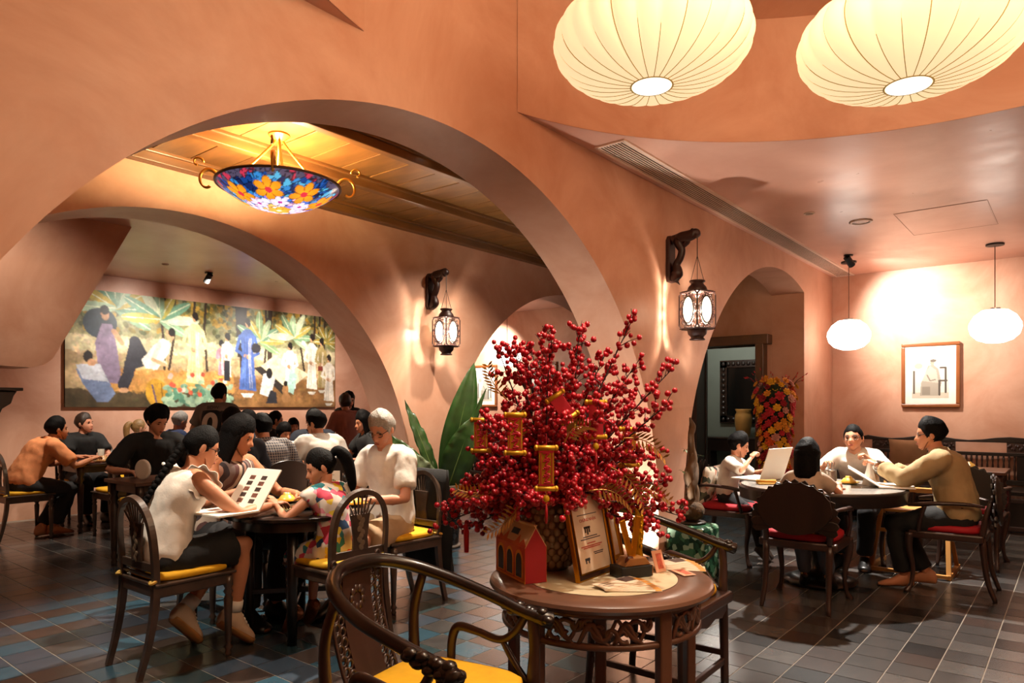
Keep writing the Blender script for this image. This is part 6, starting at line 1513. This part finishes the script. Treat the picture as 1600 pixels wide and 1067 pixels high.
# ------------------------------------------------------------------ flower column beside the doorway
t = thing('flower_column', 'tall column of red, orange and yellow silk flowers beside the doorway', 'flower arrangement', (8.28, 2.76, 0))
MB().lathe([(0, 0), (.17, 0), (.18, .02), (.14, .1), (.12, .3), (.15, .5), (.16, .55), (0, .55)], 28).build('pedestal_pot', DARK, t, smooth=True)
MB().lathe([(0, .5), (.13, .5), (.14, 1.1), (.16, 1.5), (.12, 1.62), (0, 1.64)], 20).build('foliage_core', mat('dark_foliage', '#1c2a14', .9, var=.5, vscale=30), t, smooth=True)
fm = {'red': '#b81c26', 'crimson': '#9a1020', 'orange': '#d8551c', 'yellow': '#e0a416', 'amber': '#d88a18', 'blush': '#c98a78'}
fme = {}
for nm_, c_ in fm.items():
    m = MB()
    for ring_, (n_, r_, tl, L_) in enumerate(((7, .018, .35, .034), (6, .010, .8, .028), (4, .004, 1.2, .02))):
        for k in range(n_):
            a = 2*PI*k/n_+ring_*.5; R_ = Matrix.Rotation(a, 3, 'Z') @ Matrix.Rotation(-tl, 3, 'Y'); m.ell(R_ @ Vector((r_+L_*.5, 0, 0)), (L_*.55, L_*.48, .005), 7, 4, R=R_)
    m.ell((0, 0, .012), (.009, .009, .009), 6, 4); fme[nm_] = m.mesh('flower', mat('petal_'+nm_, c_, .7, var=.15, vscale=40), True)
fr_ = random.Random(9); keys = ['yellow', 'red', 'orange', 'yellow', 'crimson', 'amber', 'red', 'yellow', 'blush']
for k in range(190):
    z = .52+1.17*(k/189); a = k*2.39996; rr = np.interp(z, [.5, .8, 1.1, 1.4, 1.7], [.13, .165, .17, .20, .26])*fr_.uniform(.88, 1.1)
    if z > 1.55: rr *= fr_.uniform(.3, 1)
    o = bpy.data.objects.new('flower', fme[fr_.choice(keys)]); COL.objects.link(o); o.parent = t; o.location = (rr*math.cos(a), rr*math.sin(a), z)
    dz = .3+max(0, z-1.45)*2; o.rotation_euler = Vector((math.cos(a), math.sin(a), dz)).to_track_quat('Z', 'Y').to_euler(); s_ = fr_.uniform(.75, 1.25); o.scale = (s_, s_, s_)
for k in range(26):
    a = fr_.uniform(0, 2*PI); e = fr_.uniform(.5, 1.2); c = Vector((.16*math.cos(a), .16*math.sin(a), 1.58)); e2 = c+rdir(a, e)*fr_.uniform(.14, .27)
    s_ = MB().tube([c, c.lerp(e2, .5)+Vector((0, 0, .02)), e2], .002, 4).build('spray_stem', TW, t)
    MB().tube([e2-(e2-c).normalized()*.03, e2], [.007, .003], 6).build('bud', mat('petal_red', '#b81c26'), s_)
# ------------------------------------------------------------------ table-top things at the left
def bowl(x, y, z, r, h, label, m=YBOWL, plate=True):
    t = thing('bowl', label, 'bowl', (x, y, z), group='upturned yellow bowls on saucers')
    if plate: MB().lathe([(0, 0), (r*.8, 0), (r*1.45, .012), (r*1.5, .016), (r*.9, .008), (0, .008)], 32).build('saucer', m, t, smooth=True)
    MB().lathe([(r, .010), (r*1.0, .02), (r*.93, h*.5), (r*.68, h*.86), (r*.42, h), (r*.40, h+.010), (r*.33, h+.010), (r*.33, h), (0, h)], 32).build('bowl_shell', m, t, smooth=True)
def menu_book(loc, rz, tilt, label, W=.21, H=.30, photos=True, pages=None):
    """open book: lower page lies flat, upper page stands up by tilt; local x is along the spine"""
    t = thing('menu_book', label, 'menu', loc, rz=rz)
    pm = MATS['white_paper']
    a = MB().box((0, -H/2, .006), (W*1.35, H, .012)).build('lower_page', pm, t, bev=.002)
    Mt = Matrix.Translation((0, 0, .008)) @ Matrix.Rotation(tilt, 4, 'X')
    b = MB().box((0, H/2, .004), (W*1.35, H, .008)).build('upper_page', pm, t, bev=.002); b.location = (0, 0, .008); b.rotation_euler = (tilt, 0, 0)
    if photos:
        for i in range(5):
            for j in range(2):
                MB().box((-.055+.10*j-.0, H*.18+i*.038, -.0006), (.045, .026, .0012)).build('dish_photo', mat('dish_photo_%d' % ((i+j) % 2), '#3a2a24' if (i+j) % 2 else '#6e4436', .5, var=.6, vscale=70), b)
                MB().box((-.055+.10*j, H*.18+i*.038, .0086), (.045, .026, .0012)).build('dish_photo', mat('dish_photo_%d' % ((i+j) % 2), '#3a2a24'), b)
        for i in range(3): MB().box((-.07+.07*i, -H*.5, .0125), (.05, .07, .001)).build('dish_photo', mat('dish_photo_0', '#3a2a24'), a)
    return t
TL = .752
t = menu_book((2.12, 3.68, TL+.03), -PI/2+.12, .95, 'open menu with rows of dish photos held by the girl in white', .22, .26)
bowl(2.60, 3.98, TL, .055, .05, 'yellow bowl and plate in front of the long-haired woman')
bowl(2.78, 3.52, TL, .055, .05, 'yellow bowl and plate under the arm of the child in the floral dress')
t = thing('plate', 'plate with pink sliced food in front of the child', 'plate', (2.52, 3.66, TL))
MB().lathe([(0, 0), (.07, 0), (.105, .014), (.11, .018), (.075, .008), (0, .008)], 36).build('dish', mat('dark_plate', '#54412c', .35), t, smooth=True)
MB().lathe([(0, .014), (.05, .018), (.088, .012)], 24).build('food', mat('pink_food', '#c4705a', .6, col2='#e0a878', vscale=18), t, smooth=True)
def toothpicks(x, y, z, label):
    t = thing('toothpick_holder', label, 'toothpick holder', (x, y, z))
    MB().lathe([(0, 0), (.030, 0), (.032, .07), (.028, .07), (.026, .01), (0, .01)], 8).build('cup', mat('woven_bamboo', '#7a5a2e', .7, var=.25, vscale=40), t)
    r_ = random.Random(3)
    for k in range(22): a, q = r_.uniform(0, 2*PI), r_.uniform(0, .02); MB().tube([(q*math.cos(a), q*math.sin(a), .02), (q*1.35*math.cos(a), q*1.35*math.sin(a), .125+r_.uniform(-.012, .01))], .0036, 4).build('stick', mat('pale_stick', '#d9c8a6', .7), t)
toothpicks(2.70, 3.78, TL, 'bamboo cup of pale sticks on the black round table')
def card_stand(x, y, z, rz, label):
    t = thing('menu_card', label, 'table card', (x, y, z), rz=rz)
    MB().box((0, 0, .095), (.105, .003, .19)).build('card_sheet', mat('card_white', '#d6cdbf', .6), t)
    m = MB()
    for k in range(16): a = 2*PI*k/16; m.ell((.03*math.cos(a), -.0018, .10+.03*math.sin(a)), (.005, .0006, .008), 6, 4)
    m.build('wreath_print', mat('wreath_ink', '#5d5a3c', .7), t)
    text('card_text', 'menu', .014, KTX, t, (0, -.0018, .165), (PI/2, 0, 0), ext=.0003)
    MB().box((0, 0, .006), (.11, .05, .012)).build('stand_foot', WORN, t, bev=.003)
card_stand(2.86, 3.86, TL, -.75, 'white table card with a leaf wreath on the black round table')
def tin(x, y, z, label, dark=True):
    t = thing('cutlery_tin', label, 'cutlery tin', (x, y, z))
    pr = [(0, 0), (.042, 0)]
    for k in range(12): pr += [(.043, .008+k*.0095), (.0405, .0125+k*.0095)]
    pr += [(.043, .125), (.040, .125), (.038, .01), (0, .01)]
    MB().lathe(pr, 28).build('ribbed_can', METAL, t, smooth=True)
    if dark: MB().ell((0, 0, .15), (.034, .03, .035), 14, 10).build('dark_lid', BLACK, t, smooth=True)
    for k in range(5): a = k*1.3; MB().tube([(.012*math.cos(a), .012*math.sin(a), .03), (.026*math.cos(a), .026*math.sin(a), .185)], .005, 6, flat=.5).build('cutlery', METAL, t)
tin(2.86, 3.70, TL, 'ribbed metal cutlery tin on the black round table')
t = thing('phone', 'small phone in the hands of the grey-haired man', 'phone', (2.86, 3.69, .80)); t.rotation_euler = (.5, 0, PI/2)
MB().box((0, 0, 0), (.072, .15, .009)).build('phone_body', BLACK, t, bev=.003); MB().box((0, 0, .005), (.066, .142, .001)).build('phone_screen', mat('phone_screen', '#9a9aa8', .2, emit='#c8c8d8', estr=.5), t)
# orange drink, napkin basket and white lid on the brown table
t = thing('drink_glass', 'glass of orange drink with straw on the brown table', 'drink', (2.86, 6.10, .75))
MB().lathe([(0, 0), (.032, 0), (.036, .11), (.034, .11), (.031, .006), (0, .006)], 24).build('tumbler', mat('tumbler_glass', '#e8e0d0', .08, alpha=.35), t, smooth=True)
MB().lathe([(0, .008), (.030, .008), (.033, .085), (0, .085)], 24).build('orange_drink', mat('orange_juice', '#c8781c', .2), t, smooth=True)
MB().tube([(.0, 0, .02), (.016, 0, .19)], .004, 6).build('straw', mat('straw_tan', '#d9b070', .5), t)
t = thing('napkin_basket', 'diamond-patterned woven napkin basket on the brown table', 'basket', (2.80, 5.98, .75))
BK = mat('dark_weave', '#4a3a28', .75, var=.3, vscale=30)
m = MB()
for k in range(14):
    a0 = 2*PI*k/14
    for sg in (-1, 1): m.tube([(.07*math.cos(a0+sg*q*.8), .07*math.sin(a0+sg*q*.8), .07*q) for q in (0, .33, .66, 1)], .0035, 4)
for z in (0.003, .07): m.tube([(.071*math.cos(a), .071*math.sin(a), z) for a in [2*PI*i/28 for i in range(28)]], .005, 5, closed=True)
m.build('weave', BK, t, smooth=True); MB().lathe([(0, .01), (.062, .012), (.055, .05), (0, .055)], 16).build('napkins', WHITE, t)
t = thing('white_lid', 'oval white lid standing on edge beside the young man in black', 'lid', (2.62, 6.12, .755)); t.rotation_euler = (0, 0, -.9)
MB().prism([(.062*math.cos(a), .085+.085*math.sin(a)) for a in [2*PI*i/32 for i in range(32)]], .05, MXZ(.025)).build('lid_shell', mat('white_foam', '#d8cfc2', .7), t, bev=.012)
tag(MB().tube([(0, 0, 0), (.09, .03, .11)], .005, 6).build('straw', mat('white_plastic', '#d8d0c4', .5), None, loc=(2.70, 6.02, .75)), 'white straw propped on the napkin basket', 'straw')
# far left table
bowl(3.22, 8.52, .75, .07, .06, 'tan bowl between the two men at the far left table', mat('tan_bowl', '#b58a58', .4))
t = thing('drinking_glass', 'clear glass held at the far left table', 'glass', (3.30, 8.80, .75)); MB().lathe([(0, 0), (.03, 0), (.036, .13), (.034, .13), (.028, .006), (0, .006)], 20).build('glass_wall', mat('tumbler_glass', '#e8e0d0'), t, smooth=True)
tag(MB().box((3.05, 8.50, .754), (.24, .18, .006)).build('place_mat', mat('rust_mat', '#8a4628', .7), None, bev=.002), 'rust-coloured place mat at the far left table', 'place mat')
# black jacket over the grey-haired man's chair
m = MB(); rings = []
for k in range(9):
    q = k/8; z = .92-.72*q; y0 = -.27-.02*q; w_ = .22+.03*q; th = .035+.02*math.sin(q*3)
    rings.append([Vector((w_*math.cos(a)*(1+.05*math.sin(5*a+k)), y0+th*math.sin(a)*(1.0)+.01*math.sin(7*a+k*.6), z)) for a in [2*PI*i/28 for i in range(28)]])
m.loft(rings); o = m.build('jacket', cb, None, smooth=True, loc=(3.28, 3.68, 0), rot=(0, 0, math.atan2(.05, -1)-PI/2)); tag(o, 'black jacket hanging over the back of the grey-haired man\'s chair', 'jacket')
# jersey print on the waiter
wr = [o for o in bpy.data.objects if o.name.startswith('person') and 'waiter' in o.get('label', '')][0]
Cw, Tw = WT['C'], WT['T']; Fw = Vector((0, Tw.z, -Tw.y))
def back(t_, x, off=.0): return Cw(t_)+Vector((x, 0, 0))-Fw*(.137+off)
m = MB(); rows = []
for i in range(9):
    t_ = .05+.74*i/8
    rows.append([back(t_, .12*u, -.020*u*u*1.6-.006*(1 if i in (0, 8) else 0)+.006) for u in (-1, -.6, -.2, .2, .6, 1)])
m.add([p for r in rows for p in r], [(i*6+j, i*6+j+1, i*6+j+7, i*6+j+6) for i in range(8) for j in range(5)])
o = m.build('jersey_panel', cb, wr, smooth=True); so = o.modifiers.new('solid', 'SOLIDIFY'); so.thickness = .012; so.offset = 0
rotb = Matrix((Vector((1, 0, 0)), Tw, Vector((1, 0, 0)).cross(Tw))).transposed().to_euler()
text('jersey_number', '0', .36, mat('jersey_white', '#b9aa9c', .8), wr, tuple(back(.40, .0, .020)), rotb, ext=.003, bold=.012)
text('jersey_name', 'BOW', .06, mat('jersey_letters', '#4a403a', .8), wr, tuple(back(.86, .0, .002)), rotb, ext=.003)
# ------------------------------------------------------------------ things on the marble table
TR = .759
menu_book((5.86, 1.98, TR+.004), PI+.35-.55, 1.25, 'large open menu standing in front of the boy', .27, .27, photos=False)
menu_book((5.92, 1.20, TR+.004), .25, .55, 'open menu on the marble table under the hands of the man in beige', .24, .24, photos=False)
bowl(5.55, 1.55, TR, .055, .05, 'yellow bowl on saucer beside the napkin basket on the marble table')
bowl(6.05, 1.62, TR, .055, .05, 'yellow bowl on saucer in front of the woman with glasses')
bowl(5.98, 1.42, TR, .055, .05, 'yellow bowl on saucer in the middle of the marble table')
bowl(8.22, .86, .75, .075, .065, 'upturned yellow bowl on the small wooden table before the bench')
bowl(8.30, 1.30, .75, .065, .06, 'yellow bowl on the small wooden table behind the woman with glasses')
tin(5.70, 1.48, TR, 'ribbed metal cutlery tin on the marble table', False)
t = thing('napkin_basket', 'pale woven basket stuffed with white napkins on the marble table', 'basket', (5.62, 1.62, TR))
m = MB()
for k in range(12):
    a0 = 2*PI*k/12
    for sg in (-1, 1): m.tube([((.04+.02*q)*math.cos(a0+sg*q*.6), (.04+.02*q)*math.sin(a0+sg*q*.6), .085*q) for q in (0, .33, .66, 1)], .003, 4)
for z, r_ in ((.003, .041), (.085, .061)): m.tube([(r_*math.cos(a), r_*math.sin(a), z) for a in [2*PI*i/28 for i in range(28)]], .0045, 5, closed=True)
m.build('weave', mat('pale_weave', '#a58a64', .7), t, smooth=True); 
m = MB()
for k in range(9): a = 2*PI*k/9; m.add([(0, 0, .05), (.05*math.cos(a), .05*math.sin(a), .10+.03*(k % 3)), (.06*math.cos(a+.6), .06*math.sin(a+.6), .09)], [(0, 1, 2)])
m.build('napkins', WHITE, t)
def roll(x, y, rz, label, c):
    t = thing('napkin_roll', label, 'napkin', (x, y, TR), rz=rz, group='folded cloth napkins on the marble table')
    MB().tube([(-.075, 0, .018), (.075, 0, .018)], .018, 12).build('roll', mat('napkin_'+c[1:], c, .8, bump=.2), t, smooth=True)
    MB().box((0, -.025, .006), (.15, .06, .010)).build('flap', mat('napkin_'+c[1:], c), t, bev=.003)
roll(5.50, 1.42, -.7, 'rust-orange folded napkin by the yellow bowl on the marble table', '#a8582a'); roll(5.55, 1.92, -.9, 'mustard folded napkin beside the open menu of the boy', '#b9862e')
t = thing('napkin', 'crumpled white napkin held up over the marble table', 'napkin', (6.0, 1.27, TR))
m = MB(); n = 14
vs = [(.07*math.cos(a)*(1-.75*j/6)*(1+.2*math.sin(4*a)), .05*math.sin(a)*(1-.75*j/6)*(1+.2*math.cos(3*a)), .17*(j/6)) for j in range(7) for a in [2*PI*k/n for k in range(n)]]
m.add(vs, [(j*n+k, j*n+(k+1) % n, (j+1)*n+(k+1) % n, (j+1)*n+k) for j in range(6) for k in range(n)]); m.build('cloth', mat('white_napkin', '#e4ded4', .85), t, smooth=True)
t = thing('wristwatch', 'steel wristwatch on the raised wrist of the man in beige', 'watch', tuple(Vector((6.10, .72, 0))+Matrix.Rotation(math.atan2(1, -.10)-PI/2, 3, 'Z') @ (MBE['arms'][-1][1].lerp(MBE['arms'][-1][2], .9))))
fd = (MBE['arms'][-1][2]-MBE['arms'][-1][1]).normalized(); rq = (Matrix.Rotation(math.atan2(1, -.10)-PI/2, 3, 'Z') @ fd).to_track_quat('Z', 'Y'); t.rotation_mode = 'QUATERNION'; t.rotation_quaternion = rq
MB().tube([(.034*math.cos(a), .034*math.sin(a), 0) for a in [2*PI*k/28 for k in range(28)]], .007, 6, closed=True, flat=1.2).build('strap', METAL, t, smooth=True)
MB().lathe([(0, 0), (.017, 0), (.017, .008), (0, .009)], 20).build('dial', mat('watch_dial', '#4a4a4c', .2), t, loc=(0, .036, 0), rot=(-PI/2, 0, 0))
# ------------------------------------------------------------------ remaining fittings
t = thing('wall_shelf', 'dark carved bracket shelf jutting in at the far left edge', 'shelf', (1.76, 8.05, 1.30))
MB().box((.25, 0, .235), (.50, .40, .03)).build('shelf_board', DARK, t, bev=.006)
MB().prism([(0, .22), (.48, .22), (.45, .17), (.43, .10), (.36, .05), (.33, -.02), (.0, -.14)], .20, Matrix.Translation((0, .10, 0)) @ MXZ(0)).build('carved_bracket', DARK, t, bev=.01)
for (x, y, lb) in ((4.86, 2.82, 'small round floor uplight at the foot of the near pier'), (4.60, 5.42, 'small round floor uplight at the foot of the far pier')):
    t = thing('floor_uplight', lb, 'uplight', (x, y, 0))
    MB().lathe([(0, 0), (.05, 0), (.052, .014), (.044, .018), (.04, .010), (0, .010)], 24).build('housing', METAL, t, smooth=True)
    MB().lathe([(0, .012), (.04, .012)], 20).build('lens', mat('uplight_lens', '#fff3e0', .3, emit='#fff3e0', estr=20), t)
bpy.data.scenes.remove(TMPS)
for o in bpy.data.objects:
    for k in ('_used', '_head'):
        if k in o: del o[k]
